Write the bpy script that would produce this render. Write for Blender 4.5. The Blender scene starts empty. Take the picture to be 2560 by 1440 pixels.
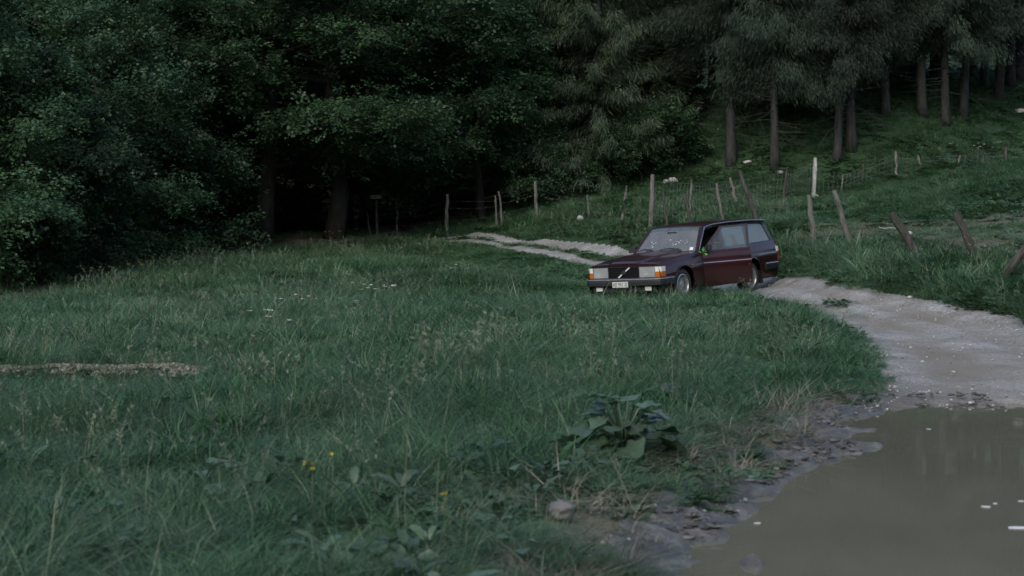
import bpy, math, random
import numpy as np
from mathutils import Vector, Matrix, Euler

# ------------------------------------------------------------------ camera, sky, sun, exposure
scene = bpy.context.scene
COL = scene.collection
R = math.radians
F_PX, PITCH, CAM_Z = 4267.0, math.atan(170 / 4267.0), 1.6
cam_data = bpy.data.cameras.new('camera')
cam = bpy.data.objects.new('camera', cam_data)
COL.objects.link(cam)
cam.location = (0, 0, CAM_Z)
cam.rotation_euler = (R(90) - PITCH, 0, 0)
cam_data.sensor_width = 36.0
cam_data.lens = 36.0 * F_PX / 2560
cam_data.clip_start, cam_data.clip_end = 0.1, 1000
cam_data.dof.use_dof = True
cam_data.dof.focus_distance = 34.0
cam_data.dof.aperture_fstop = 4.0
scene.camera = cam

SUN_EL, SUN_AZ = R(38), R(200)          # behind the camera, a veil of cloud in front of it
world = bpy.data.worlds.new('World')
scene.world = world
world.use_nodes = True
wn = world.node_tree
sky = wn.nodes.new('ShaderNodeTexSky')
sky.sky_type = 'NISHITA'
sky.sun_disc = False
sky.sun_elevation = SUN_EL
sky.sun_rotation = SUN_AZ
sky.air_density, sky.dust_density, sky.ozone_density = 1.0, 2.6, 1.6
bg = wn.nodes['Background']
bg.inputs['Strength'].default_value = 0.13
wn.links.new(sky.outputs[0], bg.inputs['Color'])
sun_data = bpy.data.lights.new('sun', 'SUN')
sun = bpy.data.objects.new('sun', sun_data)
COL.objects.link(sun)
sun_data.energy = 0.5
sun_data.angle = R(50)
sun_data.color = (1.0, 0.985, 0.96)
sd = Vector((math.sin(SUN_AZ) * math.cos(SUN_EL), math.cos(SUN_AZ) * math.cos(SUN_EL), math.sin(SUN_EL)))
sun.rotation_euler = sd.to_track_quat('Z', 'Y').to_euler()
vs = scene.view_settings
vs.view_transform = 'Standard'
vs.look = 'None'
vs.gamma = 1.0
vs.use_curve_mapping = False
vs.exposure = 0.92
scene.render.engine = 'CYCLES'
cy = scene.cycles
cy.max_bounces, cy.diffuse_bounces, cy.glossy_bounces = 6, 3, 3
cy.transmission_bounces, cy.transparent_max_bounces = 4, 10
cy.caustics_reflective = cy.caustics_refractive = False
cy.use_denoising = True

rng = np.random.default_rng(7)
random.seed(7)

# ------------------------------------------------------------------ helpers
def tag(o, label=None, cat=None, group=None, kind=None):
    if label: o['label'] = label
    if cat: o['category'] = cat
    if group: o['group'] = group
    if kind: o['kind'] = kind
    return o

def np_mesh(name, V, Q, mats=(), smooth=False, rnd=None, fattr=None, vattr=None):
    V = np.ascontiguousarray(V, dtype=np.float32).reshape(-1, 3)
    me = bpy.data.meshes.new(name)
    me.vertices.add(len(V))
    me.vertices.foreach_set('co', V.ravel())
    if Q is not None and len(Q):
        Q = np.ascontiguousarray(Q, dtype=np.int32)
        m, k = Q.shape
        me.loops.add(m * k)
        me.loops.foreach_set('vertex_index', Q.ravel())
        me.polygons.add(m)
        me.polygons.foreach_set('loop_start', (np.arange(m) * k).astype(np.int32))
        if smooth:
            me.polygons.foreach_set('use_smooth', np.ones(m, dtype=bool))
        if rnd is not None:
            a = me.attributes.new('rnd', 'FLOAT', 'FACE')
            a.data.foreach_set('value', np.asarray(rnd, dtype=np.float32))
    for nm, arr in (vattr or {}).items():
        a = me.attributes.new(nm, 'FLOAT', 'POINT')
        a.data.foreach_set('value', np.asarray(arr, dtype=np.float32))
    me.update(calc_edges=True)
    for m_ in mats: me.materials.append(m_)
    return me

def link(name, me, parent=None):
    o = bpy.data.objects.new(name, me)
    COL.objects.link(o)
    if parent is not None: o.parent = parent
    return o

def empty(name, loc=(0, 0, 0), rz=0.0):
    o = bpy.data.objects.new(name, None)
    o.empty_display_size = 0.2
    COL.objects.link(o)
    o.location = loc
    o.rotation_euler = (0, 0, rz)
    return o

class MB:
    """collects shapes into one mesh"""
    def __init__(s): s.v, s.f = [], []
    def add(s, V, Fc):
        b = len(s.v)
        s.v += [tuple(map(float, p)) for p in V]
        s.f += [tuple(i + b for i in q) for q in Fc]
        return s
    def box(s, c, d, M=None, taper=1.0):
        V = []
        for z in (-.5, .5):
            t = taper if z > 0 else 1.0
            for x, y in ((-.5, -.5), (.5, -.5), (.5, .5), (-.5, .5)):
                V.append(Vector((x * d[0] * t, y * d[1] * t, z * d[2])))
        if M is not None: V = [M @ p for p in V]
        c = Vector(c)
        return s.add([p + c for p in V], [(3, 2, 1, 0), (4, 5, 6, 7), (0, 1, 5, 4), (1, 2, 6, 5), (2, 3, 7, 6), (3, 0, 4, 7)])
    def tube(s, P, r, n=6, cap=True):
        P = [Vector(p) for p in P]
        if not hasattr(r, '__len__'): r = [r] * len(P)
        V, Fc = [], []
        up = Vector((0.03, 0.02, 1))
        for i, p in enumerate(P):
            d = (P[min(i + 1, len(P) - 1)] - P[max(i - 1, 0)])
            if d.length < 1e-9: d = Vector((0, 0, 1))
            d.normalize()
            u = d.cross(up)
            if u.length < .1: u = d.cross(Vector((1, 0, 0)))
            u.normalize(); w = d.cross(u)
            for k in range(n):
                a = 2 * math.pi * k / n
                V.append(p + (u * math.cos(a) + w * math.sin(a)) * r[i])
        for i in range(len(P) - 1):
            for k in range(n):
                k2 = (k + 1) % n
                Fc.append((i * n + k, i * n + k2, (i + 1) * n + k2, (i + 1) * n + k))
        if cap:
            Fc.append(tuple(range(n - 1, -1, -1)))
            Fc.append(tuple((len(P) - 1) * n + k for k in range(n)))
        return s.add(V, Fc)
    def grid(s, fn, nu, nv, flip=False):
        V = [fn(i / nu, j / nv) for i in range(nu + 1) for j in range(nv + 1)]
        Fc = []
        for i in range(nu):
            for j in range(nv):
                q = (i * (nv + 1) + j, (i + 1) * (nv + 1) + j, (i + 1) * (nv + 1) + j + 1, i * (nv + 1) + j + 1)
                Fc.append(q[::-1] if flip else q)
        return s.add(V, Fc)
    def prism(s, A, B):
        n = len(A)
        return s.add(list(A) + list(B), [tuple(range(n)), tuple(range(2 * n - 1, n - 1, -1))] +
                     [(i, i + n, (i + 1) % n + n, (i + 1) % n) for i in range(n)])
    def lathe(s, prof, c, axis='y', n=28, sgn=1):
        """prof: list of (radius, offset along the axis)"""
        V, Fc = [], []
        for r, o in prof:
            for k in range(n):
                a = 2 * math.pi * k / n
                if axis == 'y': V.append((c[0] + r * math.cos(a), c[1] + sgn * o, c[2] + r * math.sin(a)))
                else: V.append((c[0] + r * math.cos(a), c[1] + r * math.sin(a), c[2] + o))
        for i in range(len(prof) - 1):
            for k in range(n):
                k2 = (k + 1) % n
                Fc.append((i * n + k, i * n + k2, (i + 1) * n + k2, (i + 1) * n + k))
        return s.add(V, Fc)
    def build(s, name, mat, parent=None, smooth=False, bevel=0.0):
        me = bpy.data.meshes.new(name)
        me.from_pydata(s.v, [], s.f)
        me.update()
        import bmesh
        bm = bmesh.new(); bm.from_mesh(me)
        bmesh.ops.recalc_face_normals(bm, faces=bm.faces)
        bm.to_mesh(me); bm.free()
        if smooth:
            me.polygons.foreach_set('use_smooth', [True] * len(me.polygons))
            try: me.set_sharp_from_angle(angle=R(38))
            except Exception: pass
        me.materials.append(mat)
        o = link(name, me, parent)
        if bevel:
            b = o.modifiers.new('bevel', 'BEVEL'); b.width = bevel; b.segments = 2; b.limit_method = 'ANGLE'
        return o

# value noise
def vnoise(x, y, seed=0):
    xi, yi = np.floor(x).astype(np.int64), np.floor(y).astype(np.int64)
    xf, yf = x - xi, y - yi
    u, v = xf * xf * (3 - 2 * xf), yf * yf * (3 - 2 * yf)
    def h(a, b):
        n = (a * 374761393 + b * 668265263 + seed * 1442695041) & 0x7fffffff
        n = ((n ^ (n >> 13)) * 1274126177) & 0x7fffffff
        return ((n ^ (n >> 16)) & 0xffff) / 65535.0
    return (h(xi, yi) * (1 - u) + h(xi + 1, yi) * u) * (1 - v) + (h(xi, yi + 1) * (1 - u) + h(xi + 1, yi + 1) * u) * v
def fbm(x, y, sc, oc=3, seed=0):
    t, a, n = 0, .5, 0
    for k in range(oc):
        t = t + a * (vnoise(x / sc * 2 ** k + 17.3 * k, y / sc * 2 ** k - 9.1 * k, seed + k) - .5); a *= .5
    return t * 2          # about -1..1
def sstep(a, b, x):
    t = np.clip((x - a) / (b - a), 0, 1)
    return t * t * (3 - 2 * t)

# ------------------------------------------------------------------ materials
def nodes_of(name):
    m = bpy.data.materials.new(name)
    m.use_nodes = True
    nt = m.node_tree
    return m, nt, nt.nodes['Principled BSDF']
def L_(nt, a, b): nt.links.new(a, b)
def noise_node(nt, scale, detail=4, rough=.55, coord='Object', vec=None):
    tc = nt.nodes.new('ShaderNodeTexCoord')
    n = nt.nodes.new('ShaderNodeTexNoise')
    n.inputs['Scale'].default_value = scale
    n.inputs['Detail'].default_value = detail
    n.inputs['Roughness'].default_value = rough
    L_(nt, tc.outputs[coord], n.inputs['Vector'])
    return n
def ramp(nt, fac, stops):
    r = nt.nodes.new('ShaderNodeValToRGB')
    e = r.color_ramp.elements
    while len(e) < len(stops): e.new(.5)
    for el, (p, c) in zip(e, stops):
        el.position = p; el.color = (*c, 1)
    L_(nt, fac, r.inputs['Fac'])
    return r
def mixc(nt, fac, a, b, mode='MIX'):
    m = nt.nodes.new('ShaderNodeMix'); m.data_type = 'RGBA'; m.blend_type = mode
    if hasattr(fac, 'links'): L_(nt, fac, m.inputs[0])
    else: m.inputs[0].default_value = fac
    for sck, val in ((m.inputs[6], a), (m.inputs[7], b)):
        if hasattr(val, 'links'): L_(nt, val, sck)
        else: sck.default_value = (*val, 1)
    return m.outputs[2]
def attr(nt, nm):
    a = nt.nodes.new('ShaderNodeAttribute'); a.attribute_name = nm
    return a.outputs['Fac']
def bump(nt, p, h, strength, dist):
    b = nt.nodes.new('ShaderNodeBump')
    b.inputs['Strength'].default_value = strength
    b.inputs['Distance'].default_value = dist
    L_(nt, h, b.inputs['Height']); L_(nt, b.outputs[0], p.inputs['Normal'])

def simple(name, c, rough=.5, metal=0.0, var=.25, scale=8, coat=0.0, spec=.5, bmp=0.0):
    m, nt, p = nodes_of(name)
    n = noise_node(nt, scale)
    lo, hi = [x * (1 - var) for x in c], [x * (1 + var) for x in c]
    r = ramp(nt, n.outputs['Fac'], [(.3, lo), (.7, hi)])
    L_(nt, r.outputs[0], p.inputs['Base Color'])
    p.inputs['Roughness'].default_value = rough
    p.inputs['Metallic'].default_value = metal
    p.inputs['Specular IOR Level'].default_value = spec
    p.inputs['Coat Weight'].default_value = coat
    p.inputs['Coat Roughness'].default_value = .04
    if bmp: bump(nt, p, n.outputs['Fac'], bmp, .02)
    return m

def foliage(name, cols, trans=.35, rough=.5, spec=.35, clump=.35, dry=None):
    """leaf colour from the per-face value rnd, with large patches of noise"""
    m, nt, p = nodes_of(name)
    k = len(cols)
    r = ramp(nt, attr(nt, 'rnd'), [(i / (k - 1), c) for i, c in enumerate(cols)])
    n = noise_node(nt, clump, 3, coord='Object')
    gp = nt.nodes.new('ShaderNodeNewGeometry'); L_(nt, gp.outputs['Position'], n.inputs['Vector'])
    oi = nt.nodes.new('ShaderNodeObjectInfo')
    v = nt.nodes.new('ShaderNodeMath'); v.operation = 'ADD'
    L_(nt, n.outputs['Fac'], v.inputs[0]); L_(nt, oi.outputs['Random'], v.inputs[1])
    mr = nt.nodes.new('ShaderNodeMapRange')
    mr.inputs['From Min'].default_value = .45; mr.inputs['From Max'].default_value = 1.45
    mr.inputs['To Min'].default_value = .58; mr.inputs['To Max'].default_value = 1.48
    L_(nt, v.outputs[0], mr.inputs['Value'])
    vm = nt.nodes.new('ShaderNodeVectorMath'); vm.operation = 'SCALE'
    L_(nt, r.outputs[0], vm.inputs[0]); L_(nt, mr.outputs[0], vm.inputs['Scale'])
    L_(nt, vm.outputs[0], p.inputs['Base Color'])
    p.inputs['Roughness'].default_value = rough
    p.inputs['Specular IOR Level'].default_value = spec
    tr = nt.nodes.new('ShaderNodeBsdfTranslucent')
    L_(nt, vm.outputs[0], tr.inputs['Color'])
    mx = nt.nodes.new('ShaderNodeMixShader')
    mx.inputs[0].default_value = trans
    L_(nt, p.outputs[0], mx.inputs[1]); L_(nt, tr.outputs[0], mx.inputs[2])
    L_(nt, mx.outputs[0], nt.nodes['Material Output'].inputs['Surface'])
    return m

M = {}
M['grass'] = foliage('grass_blades', [(.012, .040, .011), (.041, .108, .037), (.088, .168, .070), (.215, .262, .165)], .34, .42, .5, .55)
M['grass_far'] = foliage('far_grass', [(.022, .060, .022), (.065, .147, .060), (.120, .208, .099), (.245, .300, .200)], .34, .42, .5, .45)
M['coarse'] = foliage('coarse_grass', [(.012, .044, .011), (.032, .098, .029), (.064, .143, .050)], .3, .38, .6, .55)
M['herb'] = foliage('meadow_herbs', [(.026, .066, .024), (.050, .105, .042), (.085, .135, .070)], .28, .42, .55, .6)
M['straw'] = foliage('dry_straw', [(.10, .092, .068), (.17, .158, .118), (.25, .235, .18)], .2, .6, .3, .5)
M['stem'] = foliage('seed_stems', [(.085, .12, .07), (.13, .165, .105), (.19, .21, .15)], .25, .5, .4, .5)
M['beech'] = foliage('beech_leaves', [(.022, .052, .022), (.036, .078, .032), (.056, .105, .044)], .42, .45, .4, .3)
M['maple'] = foliage('bush_leaves', [(.026, .062, .027), (.042, .088, .038), (.064, .116, .052)], .42, .45, .4, .4)
M['spruce'] = foliage('spruce_needles', [(.018, .032, .017), (.030, .048, .025), (.045, .063, .032)], .15, .55, .3, .3)
M['larch'] = foliage('larch_needles', [(.017, .031, .019), (.026, .043, .026), (.038, .058, .035)], .25, .6, .3, .3)
M['dock'] = foliage('broad_leaves', [(.040, .078, .038), (.062, .105, .055), (.090, .130, .080)], .25, .38, .7, .8)
M['fern'] = foliage('undergrowth_leaves', [(.032, .075, .032), (.055, .112, .048), (.085, .145, .064)], .3, .5, .35, .5)
M['white_petal'] = foliage('white_petals', [(.60, .62, .56), (.75, .76, .70)], .2, .6, .3, .5)
M['yellow_petal'] = foliage('yellow_petals', [(.50, .40, .03), (.62, .50, .05)], .2, .6, .3, .5)
M['green_cloth'] = foliage('bright_green_leaves', [(.08, .42, .06), (.14, .60, .10)], .3, .5, .3, .5)

def bark(name, a, b, sc=9):
    m, nt, p = nodes_of(name)
    tc = nt.nodes.new('ShaderNodeTexCoord'); mp = nt.nodes.new('ShaderNodeMapping')
    mp.inputs['Scale'].default_value = (1, 1, .22)
    n = nt.nodes.new('ShaderNodeTexNoise'); n.inputs['Scale'].default_value = sc; n.inputs['Detail'].default_value = 6
    n.inputs['Roughness'].default_value = .65
    L_(nt, tc.outputs['Object'], mp.inputs[0]); L_(nt, mp.outputs[0], n.inputs['Vector'])
    r = ramp(nt, n.outputs['Fac'], [(.32, a), (.68, b)])
    n2 = noise_node(nt, 1.1, 3)
    r2 = ramp(nt, n2.outputs['Fac'], [(.4, (1, 1, 1)), (.7, (.62, .75, .60))])
    L_(nt, mixc(nt, 1.0, r.outputs[0], r2.outputs[0], 'MULTIPLY'), p.inputs['Base Color'])
    p.inputs['Roughness'].default_value = .9
    p.inputs['Specular IOR Level'].default_value = .2
    bump(nt, p, n.outputs['Fac'], .8, .04)
    return m
M['bark_dark'] = bark('beech_bark', (.014, .013, .012), (.040, .038, .034), 6)
M['bark'] = bark('larch_bark', (.020, .0195, .019), (.058, .057, .055))
def birch():
    m, nt, p = nodes_of('birch_bark')
    tc = nt.nodes.new('ShaderNodeTexCoord'); mp = nt.nodes.new('ShaderNodeMapping')
    mp.inputs['Scale'].default_value = (1, 1, 2.6)
    n = nt.nodes.new('ShaderNodeTexNoise'); n.inputs['Scale'].default_value = 2.0; n.inputs['Detail'].default_value = 5
    L_(nt, tc.outputs['Object'], mp.inputs[0]); L_(nt, mp.outputs[0], n.inputs['Vector'])
    r = ramp(nt, n.outputs['Fac'], [(.50, (.03, .03, .027)), (.60, (.40, .39, .36))])
    L_(nt, r.outputs[0], p.inputs['Base Color']); p.inputs['Roughness'].default_value = .8
    return m
M['birch'] = birch()
M['post'] = bark('weathered_wood', (.075, .068, .061), (.20, .188, .172), 14)
M['post_pale'] = bark('pale_weathered_wood', (.22, .21, .20), (.42, .41, .39), 12)
M['post_dark'] = bark('dark_wet_wood', (.035, .032, .03), (.10, .092, .085), 14)
M['wire'] = simple('galvanised_wire', (.22, .225, .22), .5, .6, .3, 3)
M['net'] = simple('dull_fence_netting', (.19, .21, .195), .6, .2, .3, 3)
M['board'] = simple('pale_sign_board', (.16, .155, .14), .7, 0, .25, 12)

def ground_mat():
    m, nt, p = nodes_of('meadow_soil')
    n = noise_node(nt, 3.5, 6); n2 = noise_node(nt, 28, 4)
    g = ramp(nt, n.outputs['Fac'], [(.3, (.018, .040, .018)), (.55, (.030, .060, .028)), (.75, (.042, .070, .036))])
    d = ramp(nt, n2.outputs['Fac'], [(.3, (.066, .057, .042)), (.5, (.118, .106, .080)), (.72, (.185, .172, .136))])
    L_(nt, mixc(nt, attr(nt, 'dirt'), g.outputs[0], d.outputs[0]), p.inputs['Base Color'])
    p.inputs['Roughness'].default_value = .95; p.inputs['Specular IOR Level'].default_value = .15
    bump(nt, p, n2.outputs['Fac'], .6, .03)
    return m
M['ground'] = ground_mat()
def floor_mat():
    m, nt, p = nodes_of('leaf_litter')
    n = noise_node(nt, 2.0, 6); n2 = noise_node(nt, 24, 4)
    a = ramp(nt, n2.outputs['Fac'], [(.3, (.060, .046, .039)), (.5, (.115, .087, .072)), (.75, (.20, .150, .122))])
    b = ramp(nt, n.outputs['Fac'], [(.45, (0, 0, 0)), (.65, (1, 1, 1))])
    L_(nt, mixc(nt, b.outputs[0], a.outputs[0], (.028, .040, .022)), p.inputs['Base Color'])
    p.inputs['Roughness'].default_value = .95; p.inputs['Specular IOR Level'].default_value = .15
    bump(nt, p, n2.outputs['Fac'], .7, .04)
    return m
M['floor'] = floor_mat()
def road_mat():
    m, nt, p = nodes_of('gravel_surface')
    n = noise_node(nt, 1.3, 5); n2 = noise_node(nt, 42, 3, .7); v = nt.nodes.new('ShaderNodeTexVoronoi')
    tc = nt.nodes.new('ShaderNodeTexCoord'); v.inputs['Scale'].default_value = 30
    L_(nt, tc.outputs['Object'], v.inputs['Vector'])
    big = ramp(nt, n.outputs['Fac'], [(.3, (.205, .198, .172)), (.52, (.300, .296, .276)), (.72, (.405, .405, .392))])
    fine = ramp(nt, n2.outputs['Fac'], [(.3, (.55, .55, .55)), (.7, (1.2, 1.2, 1.2))])
    c = mixc(nt, 1.0, big.outputs[0], fine.outputs[0], 'MULTIPLY')
    sp = ramp(nt, v.outputs['Color'], [(.2, (.7, .7, .7)), (.8, (1.15, 1.15, 1.15))])
    c = mixc(nt, 1.0, c, sp.outputs[0], 'MULTIPLY')
    tan = mixc(nt, attr(nt, 'tan'), c, (.175, .156, .124))
    tan = mixc(nt, attr(nt, 'grassy'), tan, (.045, .058, .028))
    wet = mixc(nt, attr(nt, 'wet'), tan, (.115, .098, .082))
    L_(nt, wet, p.inputs['Base Color'])
    rr = nt.nodes.new('ShaderNodeMapRange'); rr.inputs['To Min'].default_value = .9; rr.inputs['To Max'].default_value = .42
    L_(nt, attr(nt, 'wet'), rr.inputs['Value']); L_(nt, rr.outputs[0], p.inputs['Roughness'])
    p.inputs['Specular IOR Level'].default_value = .3
    bump(nt, p, n2.outputs['Fac'], .7, .02)
    return m
M['road'] = road_mat()
def mud_mat():
    m, nt, p = nodes_of('wet_mud')
    n = noise_node(nt, 5, 6, .65); n2 = noise_node(nt, 45, 4, .7)
    a = ramp(nt, n.outputs['Fac'], [(.3, (.036, .035, .031)), (.5, (.102, .098, .086)), (.7, (.215, .212, .195))])
    f = ramp(nt, n2.outputs['Fac'], [(.3, (.6, .6, .6)), (.7, (1.25, 1.25, 1.25))])
    L_(nt, mixc(nt, 1.0, a.outputs[0], f.outputs[0], 'MULTIPLY'), p.inputs['Base Color'])
    r = ramp(nt, n.outputs['Fac'], [(.35, (.30, .30, .30)), (.65, (.75, .75, .75))])
    L_(nt, r.outputs[0], p.inputs['Roughness'])
    p.inputs['Specular IOR Level'].default_value = .5
    bump(nt, p, n2.outputs['Fac'], .8, .02)
    return m
M['mud'] = mud_mat()
def water_mat():
    m, nt, p = nodes_of('muddy_water')
    n = noise_node(nt, .5, 3)
    r = ramp(nt, n.outputs['Fac'], [(.3, (.125, .123, .090)), (.7, (.152, .150, .112))])
    L_(nt, r.outputs[0], p.inputs['Base Color'])
    p.inputs['Roughness'].default_value = .03
    p.inputs['IOR'].default_value = 1.33
    n2 = noise_node(nt, 2.2, 2)
    bump(nt, p, n2.outputs['Fac'], .03, .02)
    return m
M['water'] = water_mat()
M['stone'] = foliage('road_stones', [(.15, .142, .13), (.25, .242, .228), (.36, .352, .338)], 0.0, .85, .3, 1)
M['chips'] = foliage('heap_stones', [(.065, .062, .044), (.15, .145, .108), (.27, .262, .21)], 0.0, .85, .3, 1)
M['clods'] = foliage('mud_clods', [(.028, .026, .023), (.072, .069, .061), (.165, .162, .148)], 0.0, .6, .5, 1)
M['rock'] = simple('pale_limestone', (.33, .32, .305), .85, 0, .4, 9, bmp=.6)
M['rock_dark'] = simple('grey_mud_rock', (.135, .130, .122), .7, 0, .3, 9, bmp=.5)
M['scrap'] = simple('white_scrap', (.62, .62, .60), .6, 0, .15, 15)
# ------------------------------------------------------------------ the lie of the land (survey points: pixel, pixels per metre there)
cp_, sp_ = math.cos(PITCH), math.sin(PITCH)
def W(u, v, s):
    D = F_PX / s
    a, b = (u - 1280) / F_PX, (720 - v) / F_PX
    return np.array([D * a, D * (cp_ + b * sp_), CAM_Z + D * (-sp_ + b * cp_)])
SURVEY = [(0, 940, 244), (600, 900, 219), (1100, 860, 195), (0, 730, 112), (400, 660, 95), (640, 620, 80), (850, 600, 80),
          (1100, 597, 80), (640, 700, 110), (1100, 665, 101), (1300, 700, 115), (250, 760, 128), (900, 760, 130), (1300, 800, 158),
          (1600, 800, 158), (1850, 800, 160),
          (640, 560, 70), (650, 600, 78), (830, 590, 78), (1300, 470, 70), (900, 530, 67), (370, 640, 85), (0, 700, 105),
          (300, 600, 70), (500, 520, 60), (1150, 540, 72), (1000, 590, 76),
          (1450, 450, 72), (1560, 400, 72), (1830, 335, 73), (2120, 330, 74), (2300, 280, 72), (2490, 250, 66), (2560, 230, 64),
          (1800, 225, 50), (2400, 180, 50),
          (2430, 640, 138), (2290, 640, 130), (2560, 700, 152), (2560, 660, 140), (2560, 790, 166), (2300, 745, 150), (2560, 560, 113),
          (2300, 580, 112), (2100, 560, 100), (2560, 480, 100), (2560, 400, 85), (2036, 497, 80), (2238, 455, 78), (2513, 430, 74),
          (1630, 565, 92), (1340, 548, 80), (1118, 592, 78), (1470, 560, 86), (1780, 420, 74), (1560, 500, 80), (2030, 612, 112),
          (2125, 618, 119), (1900, 560, 104),
          (1540, 640, 97), (1300, 610, 86), (1150, 598, 80), (1940, 697, 115), (2100, 800, 163), (2170, 900, 212), (2190, 1000, 258),
          (2560, 1000, 258), (1400, 585, 88), (1500, 600, 92), (1750, 600, 102), (1800, 655, 108)]
cpts = [W(*q) for q in SURVEY]
for x in (-6, -3, 0, 1.5):
    for y in (4, 8, 12, 16): cpts.append(np.array([x, y, 0.0]))
cpts += [np.array(q, float) for q in [(3, 6, -.05), (8, 8, -.1), (8, 14, -.1), (10, 22, .1), (13, 28, .9), (18, 40, 3.0),
         (0, -20, 2.5), (-15, -20, .8), (20, -20, 8), (30, -40, 27), (0, -40, 17), (60, -40, 35), (30, -75, 48), (75, -75, 52), (-40, -75, 28), (-30, -40, 9), (0, -75, 38), (70, -10, 25), (0, -6, .1), (-6, -6, 0), (6, -6, .2), (12, -4, .8), (0, 0, 0), (8, 0, .1), (-12, 10, 0), (-14, 25, -.1), (-22, 40, .1), (-25, 55, .8), (-45, 60, 1.5),  # points far behind the camera: unseen hill, added to darken the car's reflections
         (-25, 80, 4.0), (0, 85, 6.0), (0, 110, 12), (-40, 110, 10), (30, 85, 8.8), (40, 110, 15), (0, 150, 24), (60, 70, 9.5), (60, 150, 29),
         (-70, 150, 22), (-70, 80, 5), (40, 40, 5), (30, 20, 2.5), (-40, 20, -.2), (70, 20, 9), (-70, 0, -.5), (-60, 40, .5)]]
# the car's wheels stand on the ground
CAR_LOC, CAR_YPR = Vector((3.49, 34.48, 0.05)), (R(-127.4), R(2.9), R(2.5))
CAR_M = Matrix.Translation(CAR_LOC) @ Matrix.Rotation(CAR_YPR[0], 4, 'Z') @ Matrix.Rotation(CAR_YPR[1], 4, 'Y') @ Matrix.Rotation(CAR_YPR[2], 4, 'X')
FRONT_HUB_Z, REAR_HUB_Z, WHEEL_R = .335, .27, .312
for x, hz in ((1.325, FRONT_HUB_Z), (-1.325, REAR_HUB_Z)):
    for y in (-.72, .72):
        cpts.append(np.array(CAR_M @ Vector((x, y, hz - WHEEL_R + .02))))
cpts = np.array(cpts)
def _U(r2): return .5 * r2 * np.log(r2 + 1e-9)
def _fit(P, lam):
    xy = P[:, :2] / 40.0
    n = len(P)
    K = _U(((xy[:, None] - xy[None]) ** 2).sum(-1)) + lam * np.eye(n)
    A = np.zeros((n + 3, n + 3)); A[:n, :n] = K; A[:n, n:n + 2] = xy; A[:n, n + 2] = 1; A[n:, :n] = A[:n, n:].T
    b = np.zeros(n + 3); b[:n] = P[:, 2]
    return np.linalg.solve(A, b)
TPS = _fit(cpts, 4e-4)
def base_z(x, y):
    x = np.asarray(x, float); y = np.asarray(y, float)
    sh = x.shape
    x, y = x.ravel() / 40, y.ravel() / 40
    out = np.empty_like(x)
    px, py = cpts[:, 0] / 40, cpts[:, 1] / 40
    for i in range(0, len(x), 20000):
        a, b = x[i:i + 20000], y[i:i + 20000]
        K = _U((a[:, None] - px) ** 2 + (b[:, None] - py) ** 2)
        out[i:i + 20000] = K @ TPS[:-3] + TPS[-3] * a + TPS[-2] * b + TPS[-1]
    return out.reshape(sh)

def seg_dist(x, y, poly, closed=True):
    d = np.full(x.shape, 1e9)
    n = len(poly)
    for i in range(n if closed else n - 1):
        a, b = poly[i], poly[(i + 1) % n]
        ab = b - a
        t = np.clip(((x - a[0]) * ab[0] + (y - a[1]) * ab[1]) / (ab @ ab + 1e-12), 0, 1)
        d = np.minimum(d, np.hypot(x - a[0] - t * ab[0], y - a[1] - t * ab[1]))
    return d
def inside(x, y, poly):
    c = np.zeros(x.shape, bool)
    n = len(poly)
    for i in range(n):
        (x0, y0), (x1, y1) = poly[i], poly[(i + 1) % n]
        cond = ((y0 > y) != (y1 > y))
        c ^= cond & (x < (x1 - x0) * (y - y0) / (y1 - y0 + 1e-12) + x0)
    return c

WATER_Z = -0.15
def on_level(u, v, z):
    a, b = (u - 1280) / F_PX, (720 - v) / F_PX
    D = (z - CAM_Z) / (-sp_ + b * cp_)
    return np.array([D * a, D * (cp_ + b * sp_)])
PUDDLE = [on_level(u, v, WATER_Z) for u, v in
          [(1640, 1620), (1740, 1440), (1830, 1322), (1905, 1255), (1990, 1185), (2060, 1160), (2130, 1145), (2206, 1112),
           (2120, 1104), (2052, 1106), (2120, 1086), (2224, 1068), (2090, 1064), (2150, 1046), (2235, 1021), (2560, 1019), (2900, 1019),
           (3300, 1060), (3500, 1400), (3000, 1700)]]
PUDDLE = np.array(PUDDLE)
def puddle_sd(x, y):
    d = seg_dist(x, y, PUDDLE)
    return np.where(inside(x, y, PUDDLE), -d, d)
LUMP = on_level(1882, 1412, WATER_Z)
def T(x, y, fine=True):
    x = np.asarray(x, float); y = np.asarray(y, float)
    z = base_z(x, y)
    z = z + .05 * fbm(x, y, 2.2, 3, 3) * sstep(75, 40, y) + .35 * fbm(x, y, 9, 2, 5) * sstep(45, 75, y)
    near = (x > -1.5) & (x < 16) & (y < 22) & (y > 1)
    if near.any():
        xs, ys = x[near], y[near]
        d = puddle_sd(xs, ys)
        w = sstep(1.3, .1, d)
        zt = WATER_Z + np.where(d > 0, .13 * d, np.maximum(.9 * d, -.16))
        zz = z[near] * (1 - w) + zt * w
        m = sstep(1.6, .3, d) * (x[near] < 5.0) * sstep(-.35, -.05, d)
        zz = zz + m * (.070 * fbm(xs, ys, .35, 3, 11) + .060 * fbm(xs, ys, .13, 3, 12))
        r = np.hypot((xs - LUMP[0]) / .085, (ys - LUMP[1]) / .16)
        zz = np.maximum(zz, WATER_Z - .1 + (.145 + .03 * fbm(xs, ys, .06, 2, 2)) * np.exp(-r ** 4))
        z = z.copy(); z[near] = zz
    return z
_D = np.concatenate([np.arange(4, 90, .06), np.arange(90, 200, .5)])
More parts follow.
